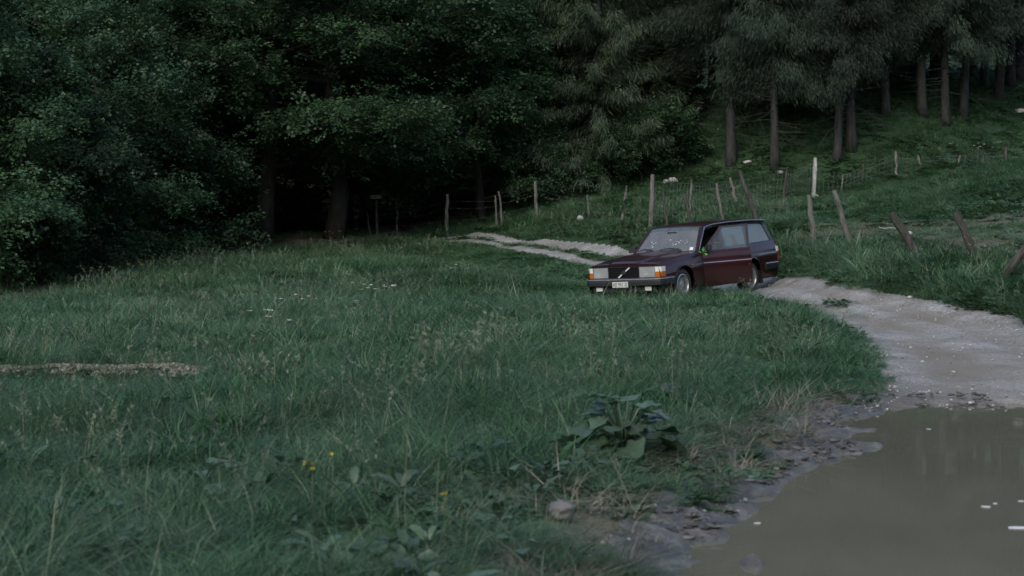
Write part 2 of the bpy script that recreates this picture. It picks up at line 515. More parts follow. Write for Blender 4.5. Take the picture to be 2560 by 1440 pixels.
def hit(u, v):
    a, b = (u - 1280) / F_PX, (720 - v) / F_PX
    x, y, z = _D * a, _D * (cp_ + b * sp_), CAM_Z + _D * (-sp_ + b * cp_)
    g = z - T(x, y)
    i = np.argmax(g < 0)
    if not (g < 0).any(): i = len(_D) - 1
    t = g[i - 1] / (g[i - 1] - g[i] + 1e-9) if i else 0
    D = _D[i - 1] + t * (_D[i] - _D[i - 1])
    return np.array([D * a, D * (cp_ + b * sp_)])
def at(u, D):
    return np.array([(u - 1280) / F_PX * D, D])
def Tz(p): return float(T(np.array([p[0]]), np.array([p[1]]))[0])

# ------------------------------------------------------------------ gravel road, forest edge, dirt patch: outlines on the ground
road_l = [(2195, 1030), (2190, 1000), (2190, 960), (2172, 900), (2110, 825), (1990, 772), (1880, 740), (1760, 722), (1640, 699), (1500, 668),
          (1400, 646), (1300, 627), (1230, 612), (1150, 603)]
road_r = [(3300, 1040), (2900, 900), (2700, 830), (2560, 793), (2430, 771), (2300, 746), (2130, 716), (1940, 688), (1800, 660), (1660, 634),
          (1540, 614), (1400, 602), (1280, 596), (1150, 595)]
def resample(P, n):
    P = np.array(P); d = np.r_[0, np.cumsum(np.hypot(*np.diff(P, axis=0).T))]
    t = np.linspace(0, d[-1], n)
    return np.stack([np.interp(t, d, P[:, 0]), np.interp(t, d, P[:, 1])], 1)
RL, RR = [hit(*q) for q in road_l], [hit(*q) for q in road_r]
end_l, end_r = RL[-1], RR[-1]
RL += [end_l + np.array((-.8, .5)), end_l + np.array((-1.6, .8))]
RR += [end_l + np.array((-.6, 1.5)), end_l + np.array((-1.5, 1.4))]
RR[-3] = end_l + np.array((.5, 2.2))
ROAD = np.array(RL + RR[::-1])
RMID = None
forest_px = [(-500, 800), (-150, 785), (0, 770), (200, 732), (370, 684), (500, 655), (640, 635), (850, 612), (1000, 602)]
FOREST = [hit(*q) for q in forest_px] + [at(1118, 58), at(1240, 58.5), at(1380, 58.5), at(1500, 58), at(1600, 60), at(1760, 60), at(1900, 61),
          at(2000, 64), at(2200, 66), at(2350, 68), at(2600, 74), at(3200, 80), np.array((90, 170)), np.array((-90, 170)), np.array((-90, 40))]
FOREST = np.array(FOREST)
DIRT = np.array([hit(*q) for q in [(1960, 600), (2000, 565), (2150, 545), (2300, 560), (2450, 540), (2600, 520), (2700, 560), (2650, 640), (2480, 640),
                                   (2330, 632), (2230, 625), (2100, 612)]])

def strip_mask(x, y):
    """the green strip between the two wheel ruts of the far track"""
    dl = seg_dist(x, y, RL, False); dr = seg_dist(x, y, RR, False)
    t = dl / (dl + dr + 1e-6) + .05 * fbm(x, y, 1.3, 3, 72)
    return sstep(.105, .055, np.abs(t - .47)) * sstep(38.5, 40.5, y)
def axis(parts):
    out = [parts[0][0]]
    for a, b, s in parts:
        n = max(1, int(round((b - a) / s)))
        out += list(np.linspace(a, b, n + 1)[1:])
    return np.array(out)
gx = axis([(-90, -30, 6), (-30, -12, 1.0), (-12, -2, .28), (-2, 9.2, .06), (9.2, 14, .25), (14, 32, 1.0), (32, 90, 5)])
gy = axis([(-85, 2, 3), (2, 7, .4), (7, 20, .06), (20, 42, .11), (42, 64, .25), (64, 90, .8), (90, 170, 4)])
GX, GY = np.meshgrid(gx, gy, indexing='ij')
in_road = inside(GX, GY, ROAD)
rd = seg_dist(GX, GY, ROAD)
GZ = T(GX, GY)
rs = np.where(in_road, rd, -rd)                           # >0 inside the road
# wheel ruts and a rough gravel surface
GZ = GZ + np.where(in_road, .009 * fbm(GX, GY, .5, 3, 21) - .03 * sstep(.1, .6, rs), 0)
gd = seg_dist(GX, GY, DIRT); gd = np.where(inside(GX, GY, DIRT), gd, -gd)
dirt = sstep(-.5, .8, gd + .5 * fbm(GX, GY, 1.6, 3, 31)) * .95
psd = np.full(GX.shape, 9.0)
nr = (GX > -2) & (GX < 16) & (GY < 23) & (GY > 0)
psd[nr] = puddle_sd(GX[nr], GY[nr])
mudv = sstep(1.6, .8, psd + .4 * fbm(GX, GY, .8, 3, 41))
dirt = np.maximum(dirt, .8 * mudv)
STRAWSPOT = hit(1470, 1330)
dirt = np.maximum(dirt, .9 * sstep(.5, .15, np.hypot((GX - STRAWSPOT[0]), (GY - STRAWSPOT[1]) * .6)))
wet = np.maximum(sstep(3.2, .3, psd) * (.55 + .45 * np.clip(fbm(GX, GY, .9, 3, 43) + .4, 0, 1)) * sstep(5.0, 3.8, GX),
                 .35 * sstep(.1, .6, fbm(GX, GY, 2.2, 3, 44)) * sstep(26, 17, GY))
_dl = seg_dist(GX, GY, RL, False); _dr = seg_dist(GX, GY, RR, False); _t = _dl / (_dl + _dr + 1e-6) + .04 * fbm(GX, GY, 1.6, 3, 55)
ruts = (sstep(.16, .06, np.abs(_t - .30)) + sstep(.16, .06, np.abs(_t - .70))) * in_road * sstep(16, 19, GY) * sstep(42, 36, GY)
GZ = GZ - .03 * ruts
tanv = np.clip(.7 * ruts * (.6 + .8 * fbm(GX, GY, .9, 3, 56)) + .45 * sstep(.0, .55, fbm(GX * 1.0, GY * .6, 1.8, 3, 51) + .25 * sstep(.4, 1.0, rs)) * sstep(.25, .8, rs) * sstep(40, 34, GY), 0, 1)

grassy = np.zeros(GX.shape); _m = in_road & (GY > 36)
grassy[_m] = .9 * strip_mask(GX[_m], GY[_m])
nx, ny = len(gx), len(gy)
idx = np.arange(nx * ny).reshape(nx, ny)
Q = np.stack([idx[:-1, :-1], idx[1:, :-1], idx[1:, 1:], idx[:-1, 1:]], -1).reshape(-1, 4)
cx = (GX[:-1, :-1] + GX[1:, 1:]).ravel() / 2; cyy = (GY[:-1, :-1] + GY[1:, 1:]).ravel() / 2
jx = cx + .10 * fbm(cx, cyy, .5, 2, 61); jy = cyy + .10 * fbm(cx, cyy, .5, 2, 62)
f_road = inside(jx, jy, ROAD)
fd = np.full(cx.shape, 9.0); nrr = (cx > -2) & (cx < 16) & (cyy < 23) & (cyy > 0); fd[nrr] = puddle_sd(jx[nrr], jy[nrr])
f_mud = (fd < .58 + .3 * fbm(cx, cyy, .7, 2, 63)) & ~(f_road & (cx > 3.4) & (cyy > 15.5))
f_for = inside(cx + .8 * fbm(cx, cyy, 2, 2, 64), cyy + .8 * fbm(cx, cyy, 2, 2, 65), FOREST) & ~f_road
f_road &= ~f_mud
f_for &= ~(cx > 4.5)
V = np.stack([GX, GY, GZ], -1).reshape(-1, 3)
def ground_piece(name, mask, mat):
    q = Q[mask]
    used = np.unique(q)
    mp = np.full(len(V), -1); mp[used] = np.arange(len(used))
    va = {k: a.ravel()[used] for k, a in (('dirt', dirt), ('wet', wet), ('tan', tanv), ('grassy', grassy))}
    o = link(name, np_mesh(name, V[used], mp[q], [mat], True, vattr=va))
    tag(o, kind='structure')
    return o
ground_piece('gravel_road', f_road, M['road'])
ground_piece('mud', f_mud, M['mud'])
ground_piece('forest_floor', f_for & ~f_mud, M['floor'])
ground_piece('meadow', ~(f_road | f_mud | f_for), M['ground'])
# the brown puddle: a flat sheet of muddy water lying in its basin
c0 = PUDDLE.mean(0)
wx = np.linspace(0.2, 15, 60); wy = np.linspace(3, 17, 60)
AX, AY = np.meshgrid(wx, wy, indexing='ij')
wi = np.arange(3600).reshape(60, 60)
WQ = np.stack([wi[:-1, :-1], wi[1:, :-1], wi[1:, 1:], wi[:-1, 1:]], -1).reshape(-1, 4)
wc = np.stack([AX, AY], -1).reshape(-1, 2)[WQ].mean(1)
keep = puddle_sd(wc[:, 0], wc[:, 1]) < .45
o = link('puddle_water', np_mesh('puddle_water', np.stack([AX, AY, np.full(AX.shape, WATER_Z)], -1).reshape(-1, 3), WQ[keep], [M['water']], True))
tag(o, kind='structure')
# ------------------------------------------------------------------ trees
def leaf_quads(P, A, S, L, Wd):
    """rhombic leaves: base P, axis A, side S, length L, width Wd -> verts, quads"""
    n = len(P)
    L = np.broadcast_to(np.asarray(L, float).reshape(-1, 1), (n, 1)); Wd = np.broadcast_to(np.asarray(Wd, float).reshape(-1, 1), (n, 1))
    V = np.empty((n, 4, 3))
    V[:, 0] = P; V[:, 1] = P + A * L * .5 + S * Wd * .5; V[:, 2] = P + A * L; V[:, 3] = P + A * L * .5 - S * Wd * .5
    return V.reshape(-1, 3), np.arange(n * 4).reshape(n, 4)
def norm(a): return a / (np.linalg.norm(a, axis=-1, keepdims=True) + 1e-9)

def curve(p, d, L, n, wob, g, drop=0.0):
    """a wandering branch line; drop<0 bends it down towards its end"""
    P = [np.array(p, float)]; d = np.array(d, float)
    for k in range(n):
        d = d + g.normal(0, wob, 3) + np.array([0, 0, drop])
        d /= np.linalg.norm(d)
        P.append(P[-1] + d * L / n)
    return P

def broadleaf(seed, H, cr, cb, lean, nl=22, spray=1.0, leaf=.125, per=26, trunk_r=.28, density=1.0):
    """beech-like: flat sprays of leaves in tiers along spreading limbs. returns (trunk MB, leaf verts, quads, rnd)"""
    g = np.random.default_rng(seed)
    tb = MB()
    n = 9
    tp = [np.array([0, 0, -.4])]
    off = g.normal(0, .12, 2) * 0
    for k in range(1, n + 1):
        off = off + g.normal(0, .10, 2) + np.array(lean) / n
        tp.append(np.array([off[0], off[1], H * .92 * k / n]))
    rad = [trunk_r * (1.35 if k == 0 else 1) * (1 - .9 * (k / n) ** 1.1) for k in range(n + 1)]
    tb.tube(tp, rad, 9)
    tz = np.array([p[2] for p in tp]); txy = np.array([p[:2] for p in tp])
    SP, SA = [], []
    for i in range(nl):
        h = cb + (H * .95 - cb) * ((i + g.random()) / nl) ** .95
        az = i * 2.4 + g.normal(0, .35)
        rel = (h - cb) / max(H - cb, .1)
        L = cr * (.62 + .55 * math.sin(math.pi * min(1, .25 + .75 * rel)) ** .8) * (1.08 - .75 * rel ** 2) * g.uniform(.8, 1.15)
        el = .12 + .75 * rel + g.normal(0, .12)
        d = np.array([math.cos(az) * math.cos(el), math.sin(az) * math.cos(el), math.sin(el)])
        o = np.array([np.interp(h, tz, txy[:, 0]), np.interp(h, tz, txy[:, 1]), h])
        P = curve(o, d, L, 6, .10, g, -.045)
        rb = max(.02, trunk_r * .34 * (1 - .6 * rel))
        tb.tube(P, list(np.linspace(rb, .008, len(P))), 5, False)
        ns = int(L * 9 * density)
        for k in range(ns):
            t = g.uniform(.10, 1.0) ** .85
            q = t * (len(P) - 1); j = min(int(q), len(P) - 2)
            p = P[j] + (P[j + 1] - P[j]) * (q - j)
            ax = P[j + 1] - P[j]; ax /= np.linalg.norm(ax)
            side = g.choice([-1, 1]); ang = side * g.uniform(.3, 1.25)
            c, s = math.cos(ang), math.sin(ang)
            a = np.array([ax[0] * c - ax[1] * s, ax[0] * s + ax[1] * c, ax[2] * .4 + g.normal(-.02, .16)])
            a /= np.linalg.norm(a)
            l2 = L * g.uniform(.12, .38) * (1.15 - .6 * t)
            e = p + a * l2 + np.array([0, 0, g.normal(.05, .26)])
            if k % 3 == 0: tb.tube([p, (p + e) / 2 + np.array([0, 0, .04]), e], [.012, .008, .004], 4, False)
            SP.append(e); SA.append(a)
            if g.random() < .7:
                SP.append((p + e) / 2); SA.append(a)
    SP, SA = np.array(SP), norm(np.array(SA))
    m = len(SP)
    # each spray: leaves alternating along a drooping fan
    t = (np.arange(per) / per)[None, :, None]
    sl = g.uniform(.55, 1.05, (m, 1, 1)) * spray
    Az = norm(SA * np.array([1, 1, .35]) + g.normal(0, .08, (m, 3)))
    up = norm(np.array([0, 0, 1.0]) + g.normal(0, .42, (m, 3)) + .35 * SA * np.array([1, 1, 0]))
    Sd = norm(np.cross(up, Az))
    alt = np.where(np.arange(per) % 2 == 0, 1, -1)[None, :, None]
    wv = g.uniform(.05, .9, (m, per, 1)) * (1 - t * .75)
    P = SP[:, None] + Az[:, None] * (t - .25) * sl + Sd[:, None] * alt * wv * .42 * sl
    P[..., 2:] += -.30 * (t ** 2) * sl + g.normal(0, .06, (m, per, 1))
    A = norm(Az[:, None] * .7 + Sd[:, None] * alt * .8 + g.normal(0, .28, (m, per, 3)) + np.array([0, 0, -.22]))
    S = norm(np.cross(A, norm(up[:, None] + g.normal(0, .38, (m, per, 3)))))
    sz = g.uniform(.7, 1.25, m * per) * leaf
    LV, LQ = leaf_quads(P.reshape(-1, 3), A.reshape(-1, 3), S.reshape(-1, 3), sz, sz * .68)
    rnd = np.clip(np.repeat(g.normal(.45, .24, m), per) + g.normal(0, .12, m * per), 0, 1)
    return tb, LV, LQ, rnd

def conifer(seed, H, cr, cb, droop, twig=.42, whorls=26, per_branch=26, trunk_r=.24, bare=0, hang=.7, lean=(0, 0), needle_w=.055, dens=1.0, curl=.05, fan=3, jit=.07):
    g = np.random.default_rng(seed)
    tb = MB()
    n = 8
    tp, rad = [], []
    bx = g.normal(0, .05, 2)
    for k in range(n + 1):
        f = k / n
        bx = bx + g.normal(0, .035, 2)
        tp.append(np.array([lean[0] * f + bx[0] * f, lean[1] * f + bx[1] * f, -.4 + (H + .4) * f]))
        rad.append(trunk_r * (1.45 if k == 0 else 1.0) * (1 - .93 * f))
    # extra ring near the ground so that the root flare is short
    tp.insert(1, tp[0] + (tp[1] - tp[0]) * .45); rad.insert(1, trunk_r * 1.05)
    tb.tube(tp, rad, 9)
    tz = np.array([p[2] for p in tp]); tx = np.array([p[0] for p in tp]); ty = np.array([p[1] for p in tp])
    P_, A_, S_, L_s, W_s, Rn = [], [], [], [], [], []
    for w in range(whorls):
        f = (w + g.random() * .6) / whorls
        h = cb + (H - cb) * f ** 1.05
        for b in range(int(g.integers(4, 7))):
            az = g.uniform(0, 2 * math.pi)
            L = cr * (1 - f) ** .75 * g.uniform(.65, 1.15) + .25
            o = np.array([np.interp(h, tz, tx), np.interp(h, tz, ty), h + g.normal(0, .08)])
            el = .25 * f - droop * (1 - f) + g.normal(0, .10)
            d = np.array([math.cos(az) * math.cos(el), math.sin(az) * math.cos(el), math.sin(el)])
            P = curve(o, d, L, 6, .05, g, curl)
            tb.tube(P, list(np.linspace(.016 * (1 - .6 * f) + .006, .004, len(P))), 4, False)
            P = np.array(P)
            k = max(4, int(per_branch * L / cr * dens))
            t = g.uniform(.03, 1, k) ** .9 * (len(P) - 1)
            j = np.minimum(t.astype(int), len(P) - 2)
            pt = P[j] + (P[j + 1] - P[j]) * (t - j)[:, None]
            ax = norm(P[j + 1] - P[j])
            sd = norm(np.cross(ax, np.array([0, 0, 1.0])))
            sg = g.choice([-1, 1], k)[:, None]
            tone = g.normal(.45, .15)
            for q in range(fan):
                a = norm(ax * g.uniform(.2, .9, (k, 1)) + sd * sg * g.uniform(.15, 1.0, (k, 1)) + np.array([0, 0, -hang]) * g.uniform(.2, 1.3, (k, 1)))
                P_.append(pt + g.normal(0, jit, (k, 3))); A_.append(a)
                S_.append(norm(np.cross(a, g.normal(0, 1, (k, 3)))))
                L_s.append(twig * g.uniform(.5, 1.25, k)); W_s.append(needle_w * g.uniform(.7, 1.4, k))
                Rn.append(np.clip(tone + g.normal(0, .13, k), 0, 1))
    for b in range(bare):                                        # dead lower branches
        h = g.uniform(.9, cb + .8); az = g.uniform(0, 6.283)
        o = np.array([np.interp(h, tz, tx), np.interp(h, tz, ty), h])
        P = curve(o, (math.cos(az), math.sin(az), g.uniform(-.35, .15)), g.uniform(.6, 2.0), 5, .10, g, -.03)
        tb.tube(P, list(np.linspace(.018, .004, 6)), 4, False)
        for q in range(3):
            e = P[2 + q]; tb.tube([e, e + g.normal(0, .22, 3) + np.array([0, 0, -.1])], [.007, .003], 3, False)
    LV, LQ = leaf_quads(np.concatenate(P_), np.concatenate(A_), np.concatenate(S_), np.concatenate(L_s), np.concatenate(W_s))
    return tb, LV, LQ, np.concatenate(Rn)

class Kind: pass
def make_kind(data, leaf_mat, bark_mat, crown_name='crown'):
    tb, LV, LQ, rnd = data
    k = Kind()
    k.trunk = bpy.data.meshes.new('trunk'); k.trunk.from_pydata(tb.v, [], tb.f); k.trunk.update()
    k.trunk.polygons.foreach_set('use_smooth', [True] * len(k.trunk.polygons)); k.trunk.materials.append(bark_mat)
    k.crown = np_mesh('crown', LV, LQ, [leaf_mat], rnd=rnd)
    k.cn = crown_name
    k.n = len(LQ)
    return k
K = {}
K['beech0'] = make_kind(broadleaf(1, 13, 4.5, 2.1, (.5, 0), 30, 1.1, .112, 36, .30, 1.45), M['beech'], M['bark_dark'])
K['beech1'] = make_kind(broadleaf(2, 12, 4.0, 1.9, (-.4, .2), 30, 1.1, .112, 36, .26, 1.45), M['beech'], M['bark_dark'])
K['beech2'] = make_kind(broadleaf(3, 9, 2.8, .8, (.2, -.5), 26, 1.0, .105, 36, .17, 1.4), M['maple'], M['bark_dark'])
K['bush0'] = make_kind(broadleaf(4, 5.6, 2.2, .30, (.2, -.3), 26, .9, .10, 36, .11, 1.6), M['maple'], M['bark_dark'])
K['bush1'] = make_kind(broadleaf(5, 7.0, 2.6, .30, (-.2, -.4), 28, .9, .10, 36, .13, 1.5), M['maple'], M['bark_dark'])
K['shrub'] = make_kind(broadleaf(6, 2.0, 1.1, .12, (0, 0), 12, .55, .09, 26, .04, 1.4), M['beech'], M['bark_dark'])
K['spruce0'] = make_kind(conifer(11, 14, 3.0, .6, .34, .30, 36, 70, .17, 4, 1.7, curl=.06, needle_w=.026, fan=8, jit=.10), M['spruce'], M['bark'])
K['spruce1'] = make_kind(conifer(12, 15, 2.6, 1.8, .26, .30, 30, 52, .22, 8, 1.2, needle_w=.032, fan=6, jit=.12), M['spruce'], M['bark'])
K['young'] = make_kind(conifer(13, 3.6, 1.2, .15, .06, .22, 18, 44, .06, 0, .45, curl=.03, needle_w=.030, fan=5, jit=.06), M['spruce'], M['bark'])
K['larch0'] = make_kind(conifer(14, 15, 2.5, 3.9, .34, .24, 26, 62, .175, 30, 1.5, (.5, 0), .020, 1.0, .05, 11, .16), M['larch'], M['bark'])
K['larch1'] = make_kind(conifer(15, 14, 2.1, 2.7, .40, .22, 24, 60, .15, 30, 1.5, (-.4, .1), .020, 1.0, .06, 11, .17), M['larch'], M['bark'])
K['larch2'] = make_kind(conifer(16, 16, 2.6, 4.2, .30, .24, 26, 60, .20, 26, 1.5, (-.9, 0), .020, 1.0, .045, 11, .18), M['larch'], M['bark'])
K['birch'] = make_kind(broadleaf(17, 11, 1.9, 4.0, (.3, 0), 16, .8, .10, 22, .10), M['beech'], M['birch'])
print('leaf quads', {k: v.n for k, v in K.items()})
def tree(kind, name, p, s=1.0, rz=0.0, label=None, cat='tree', group=None, sz=None):
    k = K[kind]
    t = empty(name, (p[0], p[1], Tz(p)), rz)
    t.scale = (s, s, sz or s)
    tag(t, label, cat, group)
    link('trunk', k.trunk, t)
    link(k.cn, k.crown, t)
    return t
FRONT = [  # kind, name, u, D, scale, rz, label
    ('bush1', 'bushy_tree', -40, 39.5, 1.0, .3, 'bushy young tree with leaves to the ground at the left edge of the wood', None),
    ('bush0', 'bushy_tree', 95, 41, .95, 2.0, 'low rounded leafy tree spilling onto the meadow corner at far left', None),
    ('bush1', 'bushy_tree', 250, 45, 1.0, 4.1, 'broad leafy tree overhanging the brown bank left of the dark trunks', None),
    ('bush0', 'bushy_tree', 395, 49, 1.1, 1.2, 'leafy tree with rounded top between the far-left bushes and the thick trunks', None),
    ('beech2', 'beech_tree', 120, 50, 1.1, .7, 'tall green tree rising behind the far-left bushes', None),
    ('beech2', 'beech_tree', 300, 54, 1.15, 3.3, 'tall green tree behind the leafy tree over the brown bank', None),
    ('beech1', 'beech_tree', -130, 50, 1.1, 2.2, 'big dark tree beyond the left end of the wood', None),
    ('beech0', 'beech_tree', 655, 53.5, 1.0, .4, 'thick dark trunked tree at the meadow edge, left of the two bare trunks', None),
    ('beech1', 'beech_tree', 830, 54, 1.15, 1.9, 'thickest dark trunk at the meadow edge, beside the wooden sign', None),
    ('birch', 'birch_tree', 889, 58.5, 1.0, .5, 'thin birch with flaking white bark right of the thickest trunk', None),
    ('birch', 'birch_tree', 1024, 61, .95, 2.6, 'thin pale stemmed birch behind the spreading green tree', None),
    ('beech2', 'beech_tree', 1205, 57, .92, 5.2, 'spreading bright green tree hanging over the fence left of the spruce', None),
    ('beech0', 'beech_tree', 1050, 64, 1.05, 3.0, 'tall dark tree behind the spreading green tree', None),
    ('spruce0', 'spruce_tree', 1490, 58.5, 1.0, 1.0, 'olive spruce with drooping branches reaching down to the pasture', None),
    ('spruce1', 'spruce_tree', 1385, 64, 1.0, 2.2, 'dark spruce tucked between the green tree and the drooping spruce', None),
    ('larch1', 'larch_tree', 1690, 64, 1.0, .8, 'thin trunked conifer behind the dark young spruces', None),
    ('young', 'young_spruce', 1688, 61, 1.0, .3, 'dark young spruce left of the pale light gap', None),
    ('young', 'young_spruce', 1650, 62.5, 1.25, 1.5, 'dark young spruce right behind the drooping spruce', None),
    ('young', 'young_spruce', 1895, 62, .75, 2.1, 'small young spruce between two larch trunks right of the gap', None),
    ('larch1', 'larch_tree', 1777, 67, 1.0, 4.4, 'slender forked larch standing in the light gap', None),
    ('larch0', 'larch_tree', 1828, 57.5, .98, 2.4, 'front larch with grey trunk just right of the light gap', None),
    ('larch1', 'larch_tree', 1936, 56.5, 1.0, 1.1, 'straight dark larch at the pasture edge above the pale fence post', None),
    ('larch0', 'larch_tree', 2072, 59.5, 1.1, 5.6, 'left of the three larch trunks standing close together', None),
    ('larch1', 'larch_tree', 2090, 56.5, .97, 3.1, 'middle one of the three close larch trunks, nearest the pasture', None),
    ('larch2', 'larch_tree', 2128, 57, .9, 0.1, 'pale leaning larch, right of the three close trunks', None),
    ('larch1', 'larch_tree', 2212, 59, 1.0, .2, 'lone thin larch right of the three close trunks', None),
    ('larch0', 'larch_tree', 2302, 59.5, 1.0, 2.9, 'stout dark larch in front of the pale trunk gaps', None),
    ('larch1', 'larch_tree', 2360, 59.5, 1.0, 5.1, 'larch next to the stout dark one, with a dead low branch', None),
    ('larch2', 'larch_tree', 2402, 61, .8, 3.2, 'short leaning larch trunk at the top of the pasture', None),
    ('larch0', 'larch_tree', 2455, 67, .9, .9, 'slim larch farther back at the upper right', None),
    ('larch1', 'larch_tree', 2492, 65, 1.15, 2.0, 'last thick larch near the upper right corner', None),
    ('beech2', 'beech_tree', 560, 56, .95, 2.7, 'leafy tree filling the gap between the left bushes and the left dark trunk', None),
    ('beech2', 'beech_tree', 760, 60, 1.1, 4.9, 'leafy tree seen between the two thick dark trunks', None),
    ('beech2', 'beech_tree', 1300, 59.5, .95, .9, 'green leafy tree squeezed between the spreading tree and the drooping spruce', None),
    ('larch1', 'larch_tree', 1985, 66, 1.1, 2.8, 'thin dark larch between the straight dark larch and the three close trunks', None),
    ('larch0', 'larch_tree', 2165, 67, 1.0, 1.3, 'thin shaded larch behind the gap right of the three close trunks', None),
    ('larch0', 'larch_tree', 2610, 62, 1.0, 4.0, 'larch just past the right edge of the pasture top', None),
]
for kind, name, u, D, s, rz, lab, grp in FRONT:
    tree(kind, name, at(u, D), s, rz, lab, 'tree')
g2 = np.random.default_rng(99)
BACK_L = 'dark leafy tree deep in the wood behind the front trees'
BACK_R = 'dark conifer trunk deep in the wood behind the front larches'
spots = []
for u, D in [(960, 80), (1130, 74), (1260, 70), (330, 68), (220, 62), (60, 62),
             (-60, 66), (-200, 58), (480, 78), (620, 84), (830, 86), (1060, 90), (180, 78), (20, 80), (350, 84), (1190, 86), (1330, 80), (1120, 96)]:
    spots.append((['beech0', 'beech1'][int(g2.integers(0, 2))], u, D, 'L'))
for u, D in [(1440, 72), (1540, 68), (1600, 74), (1500, 84), (1400, 92), (1610, 92),
             (1880, 68), (1965, 66), (2010, 72), (2160, 70), (2250, 74), (2430, 76), (2540, 72), (2640, 76),
             (1905, 63), (2035, 64), (2150, 64), (2240, 66), (2270, 67), (2335, 68), (2185, 65), (2005, 69), (1955, 62.5), (2425, 70), (2520, 68), (1620, 70), (2700, 70), (2760, 88), (1560, 104), 
             (2650, 112)]:
    spots.append((['larch0', 'larch1', 'larch2', 'spruce1', 'spruce1'][int(g2.integers(0, 5))], u, D, 'R'))
for kind, u, D, side in spots:
    if side == 'R' and 1640 < u < 1960: kind = 'larch2'
    nm = {'b': 'beech_tree', 'l': 'larch_tree', 's': 'spruce_tree'}[kind[0]]
    tree(kind, nm, at(u, D), g2.uniform(1.05, 1.35), g2.uniform(0, 6.28), BACK_L if side == 'L' else BACK_R, 'tree',
         'dark trees deep in the leafy wood' if side == 'L' else 'conifers deep in the wood')
# shrubs under the trees
for u, D in [(500, 58), (560, 60), (720, 58), (770, 60), (960, 59), (1060, 60), (1340, 60), (540, 66), (600, 62), (1000, 66), (450, 56),
             (30, 39), (180, 42.5), (320, 46.5), (1430, 57), (1545, 57.5), (1600, 57.5), (1640, 58), (1680, 58.5), (1905, 59.5), (1985, 62), (2240, 62)]:
    tree('shrub', 'forest_shrub', at(u, D), g2.uniform(.6, 1.05), g2.uniform(0, 6.28), 'low leafy shrub growing under the trees at the wood edge', 'shrub', 'shrubs under the trees')
# ------------------------------------------------------------------ grass, stems and other ground cover (nobody could count it)
def blades(seed, n, rad, h0, h1, w, lean, segs=3, flop=.5):
    g = np.random.default_rng(seed)
    a = g.uniform(0, 2 * np.pi, n); r = rad * np.sqrt(g.random(n))
    B = np.stack([r * np.cos(a), r * np.sin(a), np.full(n, -.03)], 1)
    az = a + g.normal(0, .9, n)
    d = np.stack([np.cos(az), np.sin(az), 0 * az], 1)
    s = np.stack([-np.sin(az), np.cos(az), 0 * az], 1)
    tw = g.normal(0, .5, n)[:, None]
    s = norm(s * np.cos(tw) + d * np.sin(tw))
    h = g.uniform(h0, h1, n)[:, None]; ln = (lean * g.uniform(.3, 1.5, n))[:, None]; fl = (flop * g.uniform(0, 1, n) ** 2)[:, None]
    V = np.empty((n, segs + 1, 2, 3)); ww = (w * g.uniform(.6, 1.35, n))[:, None]
    for k in range(segs + 1):
        t = k / segs
        c = B + d * h * (ln * t ** 1.6 + fl * .5 * t ** 3) + np.array([0, 0, 1.0]) * h * (t - .42 * fl * t ** 3 - .18 * ln * t ** 2)
        hw = ww * (1 - t) ** .6 * .5 + .0004
        V[:, k, 0] = c - s * hw; V[:, k, 1] = c + s * hw
    i = np.arange(n * (segs + 1) * 2).reshape(n, segs + 1, 2)
    Qs = np.stack([i[:, :-1, 0], i[:, :-1, 1], i[:, 1:, 1], i[:, 1:, 0]], -1).reshape(-1, 4)
    rn = np.repeat(np.clip(g.normal(.42, .30, n), 0, 1), segs)
    return V.reshape(-1, 3), Qs, rn
def merge(parts):
    V, Qs, Rr, b = [], [], [], 0
    for v, q, r in parts:
        V.append(v); Qs.append(q + b); Rr.append(r); b += len(v)
    return np.concatenate(V), np.concatenate(Qs), np.concatenate(Rr)
def protos(colname, items):
    c = bpy.data.collections.new(colname)
    for i, (nm, V_, Q_, R_, mt) in enumerate(items):
        o = bpy.data.objects.new('%s_%02d' % (nm, i), np_mesh(nm, V_, Q_, [mt], rnd=R_))
        c.objects.link(o)
    return c
def scatter(name, P, rot, scl, idx, coll, kind='stuff'):
    me = np_mesh(name, P, None)
    a = me.attributes.new('rot', 'FLOAT_VECTOR', 'POINT'); a.data.foreach_set('vector', np.asarray(rot, np.float32).ravel())
    a = me.attributes.new('scl', 'FLOAT_VECTOR', 'POINT'); a.data.foreach_set('vector', np.asarray(scl, np.float32).ravel())
    a = me.attributes.new('idx', 'INT', 'POINT'); a.data.foreach_set('value', np.asarray(idx, np.int32))
    o = link(name, me)
    ng = bpy.data.node_groups.new(name, 'GeometryNodeTree')
    ng.interface.new_socket('Geometry', in_out='INPUT', socket_type='NodeSocketGeometry')
    ng.interface.new_socket('Geometry', in_out='OUTPUT', socket_type='NodeSocketGeometry')
    N = ng.nodes
    gi, go = N.new('NodeGroupInput'), N.new('NodeGroupOutput')
    ip, ci = N.new('GeometryNodeInstanceOnPoints'), N.new('GeometryNodeCollectionInfo')
    ci.inputs['Collection'].default_value = coll
    ci.inputs['Separate Children'].default_value = True
    ci.inputs['Reset Children'].default_value = True
    ip.inputs['Pick Instance'].default_value = True
    def na(nm, t):
        n = N.new('GeometryNodeInputNamedAttribute'); n.data_type = t; n.inputs['Name'].default_value = nm
        return [s for s in n.outputs if s.enabled and s.name == 'Attribute'][0]
    ng.links.new(gi.outputs[0], ip.inputs['Points']); ng.links.new(ci.outputs[0], ip.inputs['Instance'])
    ng.links.new(na('idx', 'INT'), ip.inputs['Instance Index'])
    ng.links.new(na('rot', 'FLOAT_VECTOR'), ip.inputs['Rotation'])
    ng.links.new(na('scl', 'FLOAT_VECTOR'), ip.inputs['Scale'])
    ng.links.new(ip.outputs[0], go.inputs[0])
    md = o.modifiers.new('scatter', 'NODES'); md.node_group = ng
    tag(o, kind=kind)
    return o

